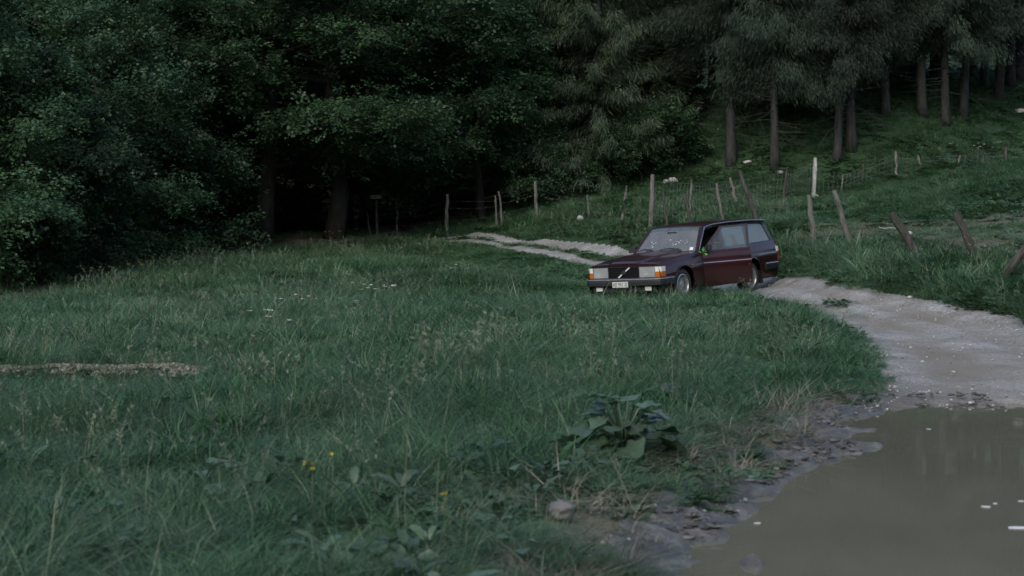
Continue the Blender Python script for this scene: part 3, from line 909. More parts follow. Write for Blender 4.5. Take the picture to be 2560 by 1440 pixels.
CAR_INV = CAR_M.inverted()
def car_local(x, y):
    dx, dy = x - CAR_LOC.x, y - CAR_LOC.y
    c, s = math.cos(CAR_YPR[0]), math.sin(CAR_YPR[0])
    return dx * c + dy * s, -dx * s + dy * c
HEAP_C = hit(240, 935)
_mid = np.array([(np.array(a) + np.array(b)) / 2 for a, b in zip(RL[9:14], RR[9:14])])
_mid = _mid[np.argsort(_mid[:, 0])]
def base_side(x, y):
    return (y < np.interp(x, _mid[:, 0], _mid[:, 1])).astype(float)
def masks(x, y):
    """probability of grass, height factor"""
    ir = inside(x, y, ROAD); d = seg_dist(x, y, ROAD); rs = np.where(ir, d, -d)
    ed = .16 * fbm(x, y, .7, 3, 71)
    p = 1 - np.where(y > 38, sstep(-.32, -.08, rs + ed), sstep(-.05, .12, rs + ed))
    h = 1 - .55 * sstep(-.55, -.05, rs)
    # grass strip between the ruts on the far stretch, thin tufts on the near one
    strip = np.zeros(x.shape); k_ = ir & (y > 36)
    if k_.any(): strip[k_] = strip_mask(x[k_], y[k_])
    p = np.maximum(p, strip * 1.0); h = np.where(strip > .1, .45, h)
    tuft = (ir & (rs > .5)) * (y < 40) * (y > 27) * sstep(.30, .55, fbm(x * .8, y * 1.5, 1.1, 3, 73))
    p = np.maximum(p, tuft * .25); h = np.where((tuft > .1), .2, h)
    pd = np.full(x.shape, 9.0); n = (x > -2) & (x < 16) & (y < 23)
    pd[n] = puddle_sd(x[n], y[n])
    pn = pd + .55 * fbm(x, y, .6, 3, 41)
    p = p * np.maximum(sstep(.20, 1.15, pn), .62 * sstep(.22, .4, pn) * sstep(.0, .28, fbm(x, y, .55, 2, 48))) * (pd > .12); h = h * (.42 + .58 * sstep(.4, 2.2, pn))
    st = np.hypot(x - STRAWSPOT[0], (y - STRAWSPOT[1]) * .6)
    p = p * sstep(.18, .42, st)
    gd = seg_dist(x, y, DIRT); gd = np.where(inside(x, y, DIRT), gd, -gd)
    q = sstep(-.6, .5, gd + .6 * fbm(x, y, 1.3, 3, 31))
    p = p * (1 - .62 * q); h = h * (1 - .6 * q)
    f = inside(x, y, FOREST); fd_ = seg_dist(x, y, FOREST); fs = np.where(f, fd_, -fd_) + .8 * fbm(x, y, 2, 2, 64)
    leftside = x < 3.5
    clear = np.clip(1 - np.abs(x - at(1800, 1.0)[0] * y) / 3.0, 0, 1) * sstep(66, 72, y)
    p = p * np.where(leftside, 1 - .93 * sstep(-.25, .5, fs), 1 - .2 * sstep(.5, 5, fs)); h = h * (1 - .35 * sstep(0, 1.5, fs)); p = np.maximum(p, .9 * sstep(.2, .6, clear))
    # pasture above the fences is grazed shorter
    past = sstep(47, 52, y) * (x > 2) + sstep(37.5, 40, y) * (x > 7.5)
    h = h * (1 - .38 * np.clip(past, 0, 1))
    lx, ly = car_local(x, y)
    cs = sstep(5.5, 3.5, lx) * sstep(-2.8, -2.0, lx) * sstep(3.6, 2.2, np.abs(ly - .6))
    h = h * (1 - .52 * cs)
    nearside = (~ir) * sstep(4.5, 2.0, d) * sstep(35.5, 37.5, y) * sstep(50, 46, y) * (x < 3.2) * (base_side(x, y))
    h = h * (1 - .75 * nearside)
    uc = (np.abs(ly) < .85) & (lx > -2.5) & (lx < 2.35)
    p = np.where(uc, p * .6, p); h = np.where(uc, np.minimum(h, .5), h)
    h = h * (1 - .62 * ((np.abs(x - HEAP_C[0]) < 1.3) & (y > HEAP_C[1] - 1.9) & (y < HEAP_C[1])))
    hp = np.hypot((x - HEAP_C[0]) / 1.15, (y - HEAP_C[1]) / .42) < 1
    p = np.where(hp, p * .75, p); h = np.where(hp, .72, h)
    return p, h
def field(bins, seed, jmask=masks):
    g = np.random.default_rng(seed); X, Y = [], []
    for y0, y1, dens in bins:
        hw = .33 * y1 + 3.0
        n = int((y1 - y0) * 2 * hw * dens)
        x = g.uniform(-hw, hw, n); y = g.uniform(y0, y1, n)
        k = np.abs(x) < .33 * y + 3.0
        X.append(x[k]); Y.append(y[k])
    x, y = np.concatenate(X), np.concatenate(Y)
    p, h = jmask(x, y)
    k = g.random(len(x)) < p
    return x[k], y[k], h[k], g
# broad leaves among the grass (docks, plantains)
def broad_tuft(seed, n, L0, L1, wr, mat_rad=.08, up=.8):
    g = np.random.default_rng(seed); V, Qs, Rr = [], [], []; b = 0
    for i in range(n):
        az = g.uniform(0, 6.283); L = g.uniform(L0, L1); w = L * wr * g.uniform(.8, 1.2)
        d = np.array([math.cos(az), math.sin(az), 0]); sd = np.array([-d[1], d[0], 0]); u = up * g.uniform(.6, 1.2)
        base = d * g.uniform(0, mat_rad) + np.array([0, 0, 0])
        roll = g.normal(0, .3)
        rows = 6
        for k in range(rows + 1):
            t = k / rows
            c = base + d * L * (t * (1 - .25 * u) + .1 * t * t) + np.array([0, 0, L * (u * t - .62 * u * t ** 2.2)])
            hw = w * .5 * (math.sin(math.pi * min(1, (t * .93 + .05))) ** .75) + .002
            for q in (-1, 0, 1):
                V.append(c + sd * hw * q + np.array([0, 0, (abs(q) * .25 + q * roll * .4) * hw + g.normal(0, .003)]))
        for k in range(rows):
            for q in (0, 1):
                i0 = b + k * 3 + q
                Qs.append((i0, i0 + 1, i0 + 4, i0 + 3)); Rr.append(0)
        Rr[-rows * 2:] = [float(np.clip(g.normal(.5, .22), 0, 1))] * (rows * 2)
        b += (rows + 1) * 3
    return np.array(V), np.array(Qs), np.array(Rr)
near_items = []
for s in range(8):
    near_items.append(('tuft', *merge([blades(100 + s, 34, .12, .12, .34, .0060, 1.0, 4, 1.5), blades(200 + s, 26, .14, .06, .22, .0068, 1.5, 4, .9)]), M['grass']))
for s in range(4):
    near_items.append(('wild_tuft', *blades(300 + s, 40, .14, .18, .44, .0050, 1.3, 4, 1.9), M['grass']))
for s in range(4):
    near_items.append(('xcoarse', *blades(330 + s, 22, .12, .16, .40, .0125, .9, 4, 1.5), M['coarse']))
for s in range(3):
    near_items.append(('yherb', *merge([broad_tuft(640 + s, 16, .05, .11, .55, .13, .9), blades(650 + s, 12, .10, .10, .26, .006, .7, 3, .6)]), M['herb']))
for s in range(2):
    near_items.append(('zflat', *blades(340 + s, 44, .16, .10, .38, .0055, 2.2, 4, .8), M['grass']))
C_NEAR = protos('grass_near', near_items)
far_items = []
for s in range(6):
    far_items.append(('tuft', *blades(400 + s, 48, .22, .10, .36, .0095, 1.15, 3, 1.5), M['grass_far']))
for s in range(2):
    far_items.append(('xcoarse', *blades(430 + s, 24, .22, .16, .40, .018, .9, 3, 1.3), M['coarse']))
for s in range(2):
    far_items.append(('yherb', *merge([broad_tuft(660 + s, 18, .07, .14, .55, .2, .9), blades(670 + s, 14, .18, .12, .28, .010, .7, 2, .6)]), M['herb']))
for s in range(2):
    far_items.append(('zflat', *blades(440 + s, 44, .24, .10, .38, .009, 2.2, 3, .8), M['grass_far']))
C_FAR = protos('grass_far', far_items)
def put_grass(name, bins, coll, nproto, seed, base, zj=.25, spec=None):
    x, y, h, g = field(bins, seed)
    z = T(x, y)
    big = .80 + .40 * fbm(x, y, 1.7, 3, 81) + .28 * fbm(x, y, .5, 2, 82)
    s = np.clip(base * h * big * g.uniform(1 - zj, 1 + zj, len(x)), .12, 2)
    rot = np.stack([g.normal(0, .16, len(x)), g.normal(0, .16, len(x)), g.uniform(0, 6.283, len(x))], 1)
    scl = np.stack([.55 * base + .45 * s, .55 * base + .45 * s, s], 1)
    idx = g.integers(0, nproto, len(x))
    if spec:                                            # species grow in patches
        n1 = fbm(x, y, 1.1, 3, 111) + g.normal(0, .16, len(x)); n2 = fbm(x, y, .8, 3, 113) + g.normal(0, .16, len(x)); n3 = fbm(x, y, 2.0, 3, 115) + g.normal(0, .15, len(x))
        for m, (a, b) in ((n1 > .20, spec[0]), (n2 > .10, spec[1]), (n3 > .30, spec[2])):
            idx = np.where(m, g.integers(a, b, len(x)), idx)
            if spec[1] == (a, b): scl[m, 2] = np.maximum(scl[m, 2] * .9, .35); scl[m, :2] *= 1.15
    return scatter(name, np.stack([x, y, z], 1), rot, scl, idx, coll)
put_grass('grass', [(4.5, 9, 150), (9, 14, 150), (14, 20, 125)], C_NEAR, 12, 1, .92, spec=((12, 16), (16, 19), (19, 21)))
put_grass('meadow_grass', [(20, 30, 75), (30, 45, 55), (45, 60, 40), (60, 78, 30), (78, 110, 7)], C_FAR, 6, 2, 1.0, spec=((6, 8), (8, 10), (10, 12)))
# taller verge along the foot of the fence on the right bank and round the car
def verge_mask(x, y):
    p, h = masks(x, y)
    ir = inside(x, y, ROAD); d = seg_dist(x, y, ROAD)
    v = (~ir) * sstep(.25, .7, d) * sstep(1.9, 1.3, d) * (x > 4.5) * (y > 22) * (y < 41)
    lx, ly = car_local(x, y)
    c = sstep(1.5, .5, np.hypot(np.maximum(np.abs(lx - 2.3) - .5, 0), np.maximum(np.abs(ly) - 1.1, 0))) * (lx > 1.2) * ((np.abs(ly) > .84) | (lx > 2.3))
    return p * np.clip(v * .9 * sstep(-.5, .2, fbm(x, y, 1.0, 2, 91)) + .55 * c, 0, 1), h
x, y, h, g = field([(20, 45, 26)], 5, verge_mask)
s = 1.25 * g.uniform(.75, 1.25, len(x)) * np.where(x > 7.6, .72, 1.0)
lx, ly = car_local(x, y)
s = np.where(np.hypot(lx - 1.6, ly) < 2.2, s * .72, s)
scatter('tall_grass', np.stack([x, y, T(x, y)], 1), np.stack([g.normal(0, .18, len(x)), g.normal(0, .18, len(x)), g.uniform(0, 6.28, len(x))], 1),
        np.stack([s, s, s], 1), g.integers(0, 6, len(x)), C_FAR)
# seed stems
def seed_stem(seed, h, n=5):
    g = np.random.default_rng(seed); parts = []
    parts.append(blades(seed, n, .05, h * .7, h, .0030, .35, 5, .5))
    V0, Q0, R0 = parts[0]
    tips = V0.reshape(n, 6, 2, 3).mean(2)
    P, A = [], []
    for i in range(n):
        for k in range(14):
            t = g.uniform(.72, 1); q = t * 5; j = min(int(q), 4)
            P.append(tips[i, j] + (tips[i, j + 1] - tips[i, j]) * (q - j))
            A.append(norm(np.array([g.normal(0, .6), g.normal(0, .6), .8])))
    P, A = np.array(P), np.array(A)
    lv, lq = leaf_quads(P, A, norm(np.cross(A, g.normal(0, 1, A.shape))), .035, .009)
    return merge([(V0, Q0, R0), (lv, lq, np.clip(g.normal(.6, .2, len(lq)), 0, 1))])
C_STEM = protos('seed_stems', [('stem', *seed_stem(500 + s, .62, 4), M['stem']) for s in range(5)])
def stem_mask(x, y):
    p, h = masks(x, y)
    return p * (h > .7) * sstep(-.2, .5, fbm(x, y, 2.5, 3, 95)), h
x, y, h, g = field([(5, 14, 3), (14, 30, 4), (30, 56, 4)], 6, stem_mask)
s = g.uniform(.7, 1.15, len(x))
scatter('seed_stems', np.stack([x, y, T(x, y)], 1), np.stack([g.normal(0, .12, len(x)), g.normal(0, .12, len(x)), g.uniform(0, 6.28, len(x))], 1),
        np.stack([s, s, s], 1), g.integers(0, 5, len(x)), C_STEM)
C_DOCK = protos('broad_weeds', [('weed', *broad_tuft(600 + s, 7, .09, .20, .34), M['dock']) for s in range(4)] +
                [('weed_small', *broad_tuft(620 + s, 9, .06, .13, .6, .10, .6), M['dock']) for s in range(3)])
def dock_mask(x, y):
    p, h = masks(x, y)
    lowleft = sstep(13, 8, y) * sstep(1.5, -.5, x)
    return p * (h > .5) * np.clip(sstep(0, .5, fbm(x, y, 1.4, 3, 97) + .15) * .5 + .5 * lowleft, 0, 1), h
x, y, h, g = field([(5, 9, 7), (9, 14, 6), (14, 24, 4), (24, 40, 3)], 8, dock_mask)
s = g.uniform(.5, 1.0, len(x))
scatter('broad_leaved_weeds', np.stack([x, y, T(x, y) + .10 * s], 1), np.stack([g.normal(0, .2, len(x)), g.normal(0, .2, len(x)), g.uniform(0, 6.28, len(x))], 1),
        np.stack([s, s, s], 1), g.integers(0, 7, len(x)), C_DOCK)
# dry straw at the muddy margin
C_STRAW = protos('straw_tufts', [('straw', *blades(700 + s, 24, .12, .06, .20, .0050, 1.9, 4, .9), M['straw']) for s in range(5)])
def straw_mask(x, y):
    pd = np.full(x.shape, 9.0); n = (x > -2) & (x < 16) & (y < 23)
    pd[n] = puddle_sd(x[n], y[n])
    st = np.hypot(x - STRAWSPOT[0], (y - STRAWSPOT[1]) * .6)
    m = sstep(.15, .4, pd) * sstep(1.9, .8, pd + .4 * fbm(x, y, .8, 3, 41)) * .65
    m = np.maximum(m, .9 * sstep(.7, .3, st) * (pd > .2))
    ir = inside(x, y, ROAD)
    return m * ~ir * (x < 4.5), np.ones_like(x)
x, y, h, g = field([(5, 17, 55)], 9, straw_mask)
s = g.uniform(.5, 1.1, len(x))
scatter('dry_straw', np.stack([x, y, T(x, y)], 1), np.stack([g.normal(0, .25, len(x)), g.normal(0, .25, len(x)), g.uniform(0, 6.28, len(x))], 1),
        np.stack([s, s, s * .6], 1), g.integers(0, 5, len(x)), C_STRAW)
# undergrowth on the forest floor
C_FERN = protos('undergrowth', [('fern', *broad_tuft(800 + s, 16, .22, .5, .30, .12, 1.0), M['fern']) for s in range(4)])
def fern_mask(x, y):
    f = inside(x, y, FOREST); d = seg_dist(x, y, FOREST)
    return f * sstep(1.0, 3.0, d) * sstep(-.05, .35, fbm(x, y, 4, 3, 101)), np.ones_like(x)
x, y, h, g = field([(38, 62, 5), (62, 80, 4)], 10, fern_mask)
s = g.uniform(.6, 1.3, len(x))
scatter('undergrowth', np.stack([x, y, T(x, y)], 1), np.stack([g.normal(0, .2, len(x)), g.normal(0, .2, len(x)), g.uniform(0, 6.28, len(x))], 1),
        np.stack([s, s, s], 1), g.integers(0, 4, len(x)), C_FERN)
# loose stones on the road
def stone(seed, sub=1):
    import bmesh
    g = np.random.default_rng(seed)
    bm = bmesh.new(); bmesh.ops.create_icosphere(bm, subdivisions=sub, radius=1)
    v = np.array([q.co for q in bm.verts]); f = np.array([[q.index for q in fc.verts] for fc in bm.faces]); bm.free()
    v = v * (1 + g.normal(0, .13, (len(v), 1))) * np.array([1, g.uniform(.6, .9), g.uniform(.45, .7)])
    return v, f, np.full(len(f), float(np.clip(g.normal(.55, .25), 0, 1)))
C_STONE = protos('road_stones', [('stone', *stone(900 + s), M['stone']) for s in range(7)])
def stone_mask(x, y):
    ir = inside(x, y, ROAD); d = seg_dist(x, y, ROAD); rs = np.where(ir, d, -d)
    m = sstep(-.30, .05, rs) * (.30 + .7 * sstep(.55, .05, np.abs(rs - .05))) * .5
    pd = np.full(x.shape, 9.0); n = (x > -2) & (x < 16) & (y < 23); pd[n] = puddle_sd(x[n], y[n])
    m = np.maximum(m, .6 * sstep(.35, .1, np.abs(pd - .1)) * (y > 14) * (x > 3.2))
    m = np.maximum(m, .45 * sstep(.4, .15, np.abs(pd - .25)) * (y < 10.5))
    return m * (pd > .02) * np.where(x > 2.5, 1, np.where(y > 38, 1, .8)), np.ones_like(x)
x, y, h, g = field([(7, 18, 110), (18, 30, 90), (30, 42, 70), (42, 60, 45)], 12, stone_mask)
s = .007 + .019 * g.random(len(x)) ** 3
scatter('gravel', np.stack([x, y, T(x, y) + .1 * s - .02 * (y > 22)], 1), g.uniform(0, 6.28, (len(x), 3)) * np.array([.1, .1, 1]), np.stack([s, s, s], 1),
        g.integers(0, 7, len(x)), C_STONE)
C_CLOD = protos('mud_clods', [('clod', *stone(980 + s), M['clods']) for s in range(6)])
def clod_mask(x, y):
    pd = np.full(x.shape, 9.0); n = (x > -2) & (x < 16) & (y < 23); pd[n] = puddle_sd(x[n], y[n])
    return sstep(1.0, .5, pd + .35 * fbm(x, y, .5, 3, 46)) * (pd > .03) * sstep(-.15, .25, fbm(x, y, .45, 2, 45)) * (x < 4.6), np.ones_like(x)
x, y, h, g = field([(6, 18, 260)], 15, clod_mask)
s = .010 + .036 * g.random(len(x)) ** 2.5
scatter('mud_clods', np.stack([x, y, T(x, y) + .1 * s], 1), g.uniform(0, 6.28, (len(x), 3)) * np.array([.04, .04, 1]), np.stack([s * 1.3, s, s * .65], 1), g.integers(0, 6, len(x)), C_CLOD)
# the long low heap of pale gravel in the meadow on the left
n = 5200
g = np.random.default_rng(13)
hx = g.uniform(-1.25, 1.15, n); hy = g.normal(0, .20, n) * (.7 + .6 * vnoise(hx * 2.3, hx * 0, 5))
prof = lambda a: (.10 + .10 * np.exp(-((a + .35) / .25) ** 2) + .12 * np.exp(-((a - .72) / .28) ** 2) + .03 * np.exp(-((a + 1.0) / .2) ** 2)) * sstep(1.3, .95, np.abs(a + .1))
hz = prof(hx) * np.exp(-(hy / .26) ** 2)
kp = fbm(hx, hy, .30, 2, 17) > -.12 - .25 * (np.abs(hy) < .12)
hx, hy, hz = hx[kp], hy[kp], hz[kp]; n = len(hx)
X, Y = HEAP_C[0] + hx, HEAP_C[1] + hy
s = .008 + .020 * g.random(n) ** 2
sv = [stone(950 + k) for k in range(7)]
Vv, Qq, Rr, b = [], [], [], 0
C_CHIPS = protos('heap_stones', [('chip', *stone(960 + s), M['chips']) for s in range(7)])
scatter('gravel_heap', np.stack([X, Y, T(X, Y) + .28 * hz + .04], 1), g.uniform(0, 6.28, (n, 3)), np.stack([s, s, s], 1), g.integers(0, 7, n), C_CHIPS)
ha, hb = np.meshgrid(np.linspace(-1.3, 1.15, 50), np.linspace(-.6, .6, 24), indexing='ij')
hh = prof(ha) * np.exp(-(hb / .26) ** 2) - .05
hi_ = np.arange(50 * 24).reshape(50, 24)
o = link('heap_core', np_mesh('heap_core', np.stack([HEAP_C[0] + ha, HEAP_C[1] + hb, T(HEAP_C[0] + ha, HEAP_C[1] + hb) + hh * .28 + .03 * (hh > 0)], -1).reshape(-1, 3),
         np.stack([hi_[:-1, :-1], hi_[1:, :-1], hi_[1:, 1:], hi_[:-1, 1:]], -1).reshape(-1, 4), [M['ground']], True,
         vattr={'dirt': np.full(1200, .9)}))
o.name = 'gravel_mound'
tag(o, kind='structure')
# ------------------------------------------------------------------ fences
def wpost(u0, v0, u1, v1, s, sink=.35):
    """foot and top of a leaning post s pixels per metre away"""
    top = W(u1, v1, s)
    D = F_PX / s
    b = at(u0, D); b = np.array([b[0], b[1] + .0, Tz(b)])
    d = (b - top) / np.linalg.norm(b - top)
    return b + d * sink, b, top
def post_mesh(A, B, r, g, knots=True):
    n = 7
    P, rad = [], []
    for k in range(n + 1):
        t = k / n
        P.append(A + (B - A) * t + (g.normal(0, .010, 3) if 0 < k < n else 0)); rad.append(r * (1.12 - .22 * t) * g.uniform(.9, 1.12))
    rad[-1] *= .86
    return P, rad
def fence(label, posts, mats, wires, wire_mat, wr=.0035, sag=.03, group='fences across the pasture', seed=1):
    g = np.random.default_rng(seed)
    tops, bots = [], []
    f0 = wpost(*posts[0][:5])[1]
    root = empty('fence', tuple(f0))
    tag(root, label, 'fence', group)
    for (u0, v0, u1, v1, s, r, mk) in posts:
        A, b, t = wpost(u0, v0, u1, v1, s)
        tops.append(t); bots.append(b)
        P, rad = post_mesh(A - f0, t - f0, r, g)
        mb = MB(); mb.tube(P, rad, 8)
        if r > .045 and g.random() < .8:                       # a short snag or the stub of a branch
            mb.tube([P[5], P[5] + g.normal(0, .06, 3)], [r * .4, r * .2], 5)
        mb.build('post', M[mk], root, True)
    nb = MB()
    for h in wires:                                              # each wire runs the whole length of its fence
        P = []
        for i in range(len(posts) - 1):
            a = bots[i] + (tops[i] - bots[i]) * h; b = bots[i + 1] + (tops[i + 1] - bots[i + 1]) * h
            L = np.linalg.norm(b - a); sg = sag * L * g.uniform(.4, 1.3)
            P += [a + (b - a) * k / 8 - np.array([0, 0, sg * 4 * (k / 8) * (1 - k / 8)]) - f0 for k in range(9 if i == len(posts) - 2 else 8)]
        mb = MB(); mb.tube(P, wr, 4, False); mb.build('wire', M[wire_mat], root)
    if wire_mat == 'net':
        for i in range(len(posts) - 1):
            m = max(3, int(np.linalg.norm(bots[i + 1] - bots[i]) / .18))
            for k in range(1, m):
                t = k / m
                a = bots[i] + (bots[i + 1] - bots[i]) * t; b = tops[i] + (tops[i + 1] - tops[i]) * t
                nb.tube([a - f0, a + (b - a) * .86 - f0], wr * .8, 3, False)
        tag(nb.build('netting', M[wire_mat], root), kind='stuff')
    return root
fence('sagging wire fence of thin stakes along the dark bank beside the far track',
      [(925, 590, 917, 528, 77, .025, 'post_dark'), (993, 592, 993, 522, 77, .035, 'post_dark'), (1118, 592, 1118, 485, 78, .055, 'post'),
       (1243, 548, 1238, 489, 79, .035, 'post'), (1258, 548, 1246, 478, 79, .035, 'post'), (1342, 550, 1338, 453, 80, .055, 'post'),
       (1472, 555, 1468, 487, 84, .035, 'post'), (1554, 562, 1566, 464, 89, .04, 'post')],
      None, (.38, .66, .84), 'wire', .0028, .03, seed=3)
fence('netting fence climbing the pasture behind the car with one pale straight post',
      [(1626, 570, 1632, 436, 93, .062, 'post'), (1724, 545, 1729, 448, 90, .035, 'post'), (1842, 534, 1825, 444, 86, .05, 'post'), (1956, 508, 1968, 418, 83, .04, 'post_dark'),
       (2034, 498, 2038, 394, 80, .062, 'post_pale'), (2102, 482, 2108, 436, 79, .025, 'post'), (2153, 478, 2158, 410, 78, .035, 'post_dark'), (2240, 460, 2238, 378, 77, .045, 'post'),
       (2299, 456, 2295, 388, 76, .04, 'post'), (2393, 448, 2400, 388, 75, .035, 'post'), (2454, 440, 2459, 380, 75, .03, 'post_dark'), (2513, 432, 2515, 369, 74, .05, 'post_dark'),
       (2620, 420, 2622, 352, 72, .05, 'post')],
      None, (.12, .3, .5, .7, .88), 'net', .0022, .01, seed=4)
fence('broken roadside fence of dark leaning posts from the car to the right edge',
      [(1672, 565, 1657, 477, 97, .035, 'post_dark'), (1735, 560, 1711, 485, 99, .045, 'post_dark'), (1812, 556, 1791, 458, 101, .035, 'post'),
       (1897, 552, 1849, 426, 104, .055, 'post_dark'), (1906, 562, 1868, 482, 106, .045, 'post_dark'), (2036, 612, 2023, 488, 112, .06, 'post'),
       (2128, 622, 2084, 476, 119, .058, 'post'), (2296, 648, 2228, 532, 131, .082, 'post_dark'), (2438, 650, 2390, 530, 138, .082, 'post_dark'),
       (2498, 700, 2600, 580, 150, .07, 'post_dark')],
      None, (.55, .85), 'wire', .0025, .03, seed=5)
g = np.random.default_rng(21)
# signpost with a pale board
A, b, t = wpost(943, 598, 941, 490, 77)
sp = empty('signpost', tuple(b)); tag(sp, 'thin wooden post with a small pale pointed board by the thickest dark trunk', 'signpost')
mb = MB(); mb.tube([A - b, (A + t) / 2 - b, t - b], [.045, .042, .040], 8); mb.build('post', M['post_dark'], sp, True)
mb = MB(); bw, bh = .17, .065
c = t - b + np.array([.0, -.055, -.03])
o2 = [(-bw - .06, 0), (-bw, bh), (bw, bh), (bw, -bh), (-bw, -bh)]
mb.prism([c + np.array([x, 0, z]) for x, z in o2], [c + np.array([x, .02, z]) for x, z in o2]); mb.build('board', M['board'], sp)
# slender stakes between the dark trunks
for i, (u0, v0, u1, v1, lab) in enumerate([(742, 575, 751, 537, 'short leaning stake right of the left dark trunk'), (700, 570, 700, 535, 'short upright stake beside the left dark trunk'),
                                            (795, 520, 795, 488, 'small stake just left of the thickest dark trunk')]):
    A, b, t = wpost(u0, v0, u1, v1, 72)
    mb = MB(); mb.tube([A - b, t - b], [.03, .025], 6); o = mb.build('stake', M['post_dark'], None, True); o.location = tuple(b); tag(o, lab, 'stake')

# ------------------------------------------------------------------ rocks and scraps
def rock(name, label, cat, p, dims, mat, seed, dz=.0, rz=0, sub=3):
    gg = np.random.default_rng(seed)
    v, f, _ = stone(seed, sub)
    v = v / np.abs(v).max(0)
    v = v * (1 + .16 * fbm(v[:, 0] * 2 + 5, v[:, 1] * 2 + v[:, 2] * 3, .9, 3, seed))[:, None]
    me = np_mesh(name, v * np.array(dims) / 2, f, [M[mat]], True)
    o = link(name, me); o.location = (p[0], p[1], Tz(p) + dz); o.rotation_euler = (gg.normal(0, .12), gg.normal(0, .12), rz)
    tag(o, label, cat); return o
rock('rock', 'pale rounded rock in the grass between the far track and the wire fence', 'rock', hit(1450, 558), (.24, .2, .2), 'rock', 31, .14)
# broken pale rocks on the hillside
rock('rock', 'largest pale broken rock on the slope behind the tall fence post', 'rock', hit(1682, 458), (.40, .26, .22), 'rock', 32, .10)
rock('rock', 'pinkish pale rock lying against the largest broken rock on the slope', 'rock', hit(1665, 460), (.20, .16, .18), 'rock', 33, .08)
rock('rock', 'flat white stone on the slope above the leaning branch post', 'rock', hit(1868, 411), (.32, .2, .14), 'rock', 34, .08)
rock('rock', 'white stone left of the dark stake on the slope', 'rock', hit(1951, 437), (.22, .16, .15), 'rock', 35, .08)
rock('rock', 'small white stone at the foot of the pale straight post', 'rock', hit(2042, 496), (.11, .1, .1), 'rock', 36, .08)
rock('rock', 'pale stone behind the thick leaning post in the bare earth', 'rock', hit(2272, 592), (.20, .15, .16), 'rock', 37, .06)
rock('rock', 'white stone high on the pasture at the right edge', 'rock', hit(2553, 286), (.45, .3, .22), 'rock', 38, .12)
rock('rock', 'pale stone on the road edge under the right grass bank', 'rock', hit(2275, 746), (.12, .10, .07), 'rock', 39, .02)
rock('rock', 'grey mud covered rock by the straw in the foreground', 'rock', hit(1405, 1300), (.17, .20, .13), 'rock_dark', 40, .05, .4)
mb = MB(); mb.tube([(-.22, 0, .05), (-.1, .02, .03), (.05, 0, .045), (.22, .03, .02)], [.018, .022, .02, .014], 6)
o = mb.build('dead_branch', M['post_pale'], None, True); p = hit(2222, 578); o.location = (p[0], p[1], Tz(p) + .03)
tag(o, 'pale fallen branch lying on the bare earth behind the leaning posts', 'branch')
for i, (u, v, dx, dy, lab) in enumerate([(2466, 1266, .030, .028, 'small white scrap floating on the brown puddle'), (2545, 1319, .062, .040, 'long white scrap floating on the puddle at the right edge'),
                                          (2488, 1258, .014, .012, 'tiny pale fleck beside the small white scrap on the puddle'), (2552, 1252, .022, .016, 'pale scrap floating nearest the right edge, above the long one'),
                                          (2322, 1072, .020, .014, 'dull pale fleck on the puddle near the far shore'), (1895, 1307, .022, .014, 'white pebble in the water against the muddy shore')]):
    p = on_level(u, v, WATER_Z + .004)
    gg = np.random.default_rng(60 + i)
    k = 9; an = np.linspace(0, 6.283, k, endpoint=False) + .2
    rr = gg.uniform(.7, 1.15, k)
    ring = [np.array([dx * r * math.cos(a) * 1.0, dy * r * math.sin(a), .0005]) for a, r in zip(an, rr)]
    mb = MB(); mb.prism([q + np.array([0, 0, .003]) for q in ring], [q * np.array([.95, .95, 0]) for q in ring])
    o = mb.build('floating_scrap', M['scrap'], None, True); o.location = (p[0], p[1], WATER_Z + .001); tag(o, lab, 'scrap')

# ------------------------------------------------------------------ single plants
def lobed_leaf(L, g):
    """a large burdock-like leaf: heart shaped with wavy toothed margin, folded along its midrib"""
    n = 22; V = [(0, 0, 0)]; 
    rows = [.5, 1.0]
    for rr in rows:
        for k in range(n):
            a = -math.pi + 2 * math.pi * k / n
            r = .5 * (1 + .18 * math.cos(a)) * (1 + .13 * math.cos(5 * a) + .05 * math.sin(11 * a) + .04 * g.normal())
            if abs(abs(a) - math.pi) < .35: r *= .6
            x, y = (.38 + r * rr * math.cos(a)) * L, r * rr * math.sin(a) * L * .95
            V.append((x, y, .20 * abs(y) - .55 * (x / L) ** 2 * L * .45 + .035 * L * math.cos(5 * a) * rr + g.normal(0, .012 * L)))
    V[0] = (.38 * L, 0, -.55 * .38 ** 2 * L * .45)
    Fc = [(0, 1 + k, 1 + (k + 1) % n) for k in range(n)] + [(1 + k, 1 + n + k, 1 + n + (k + 1) % n, 1 + (k + 1) % n) for k in range(n)]
    return V, Fc
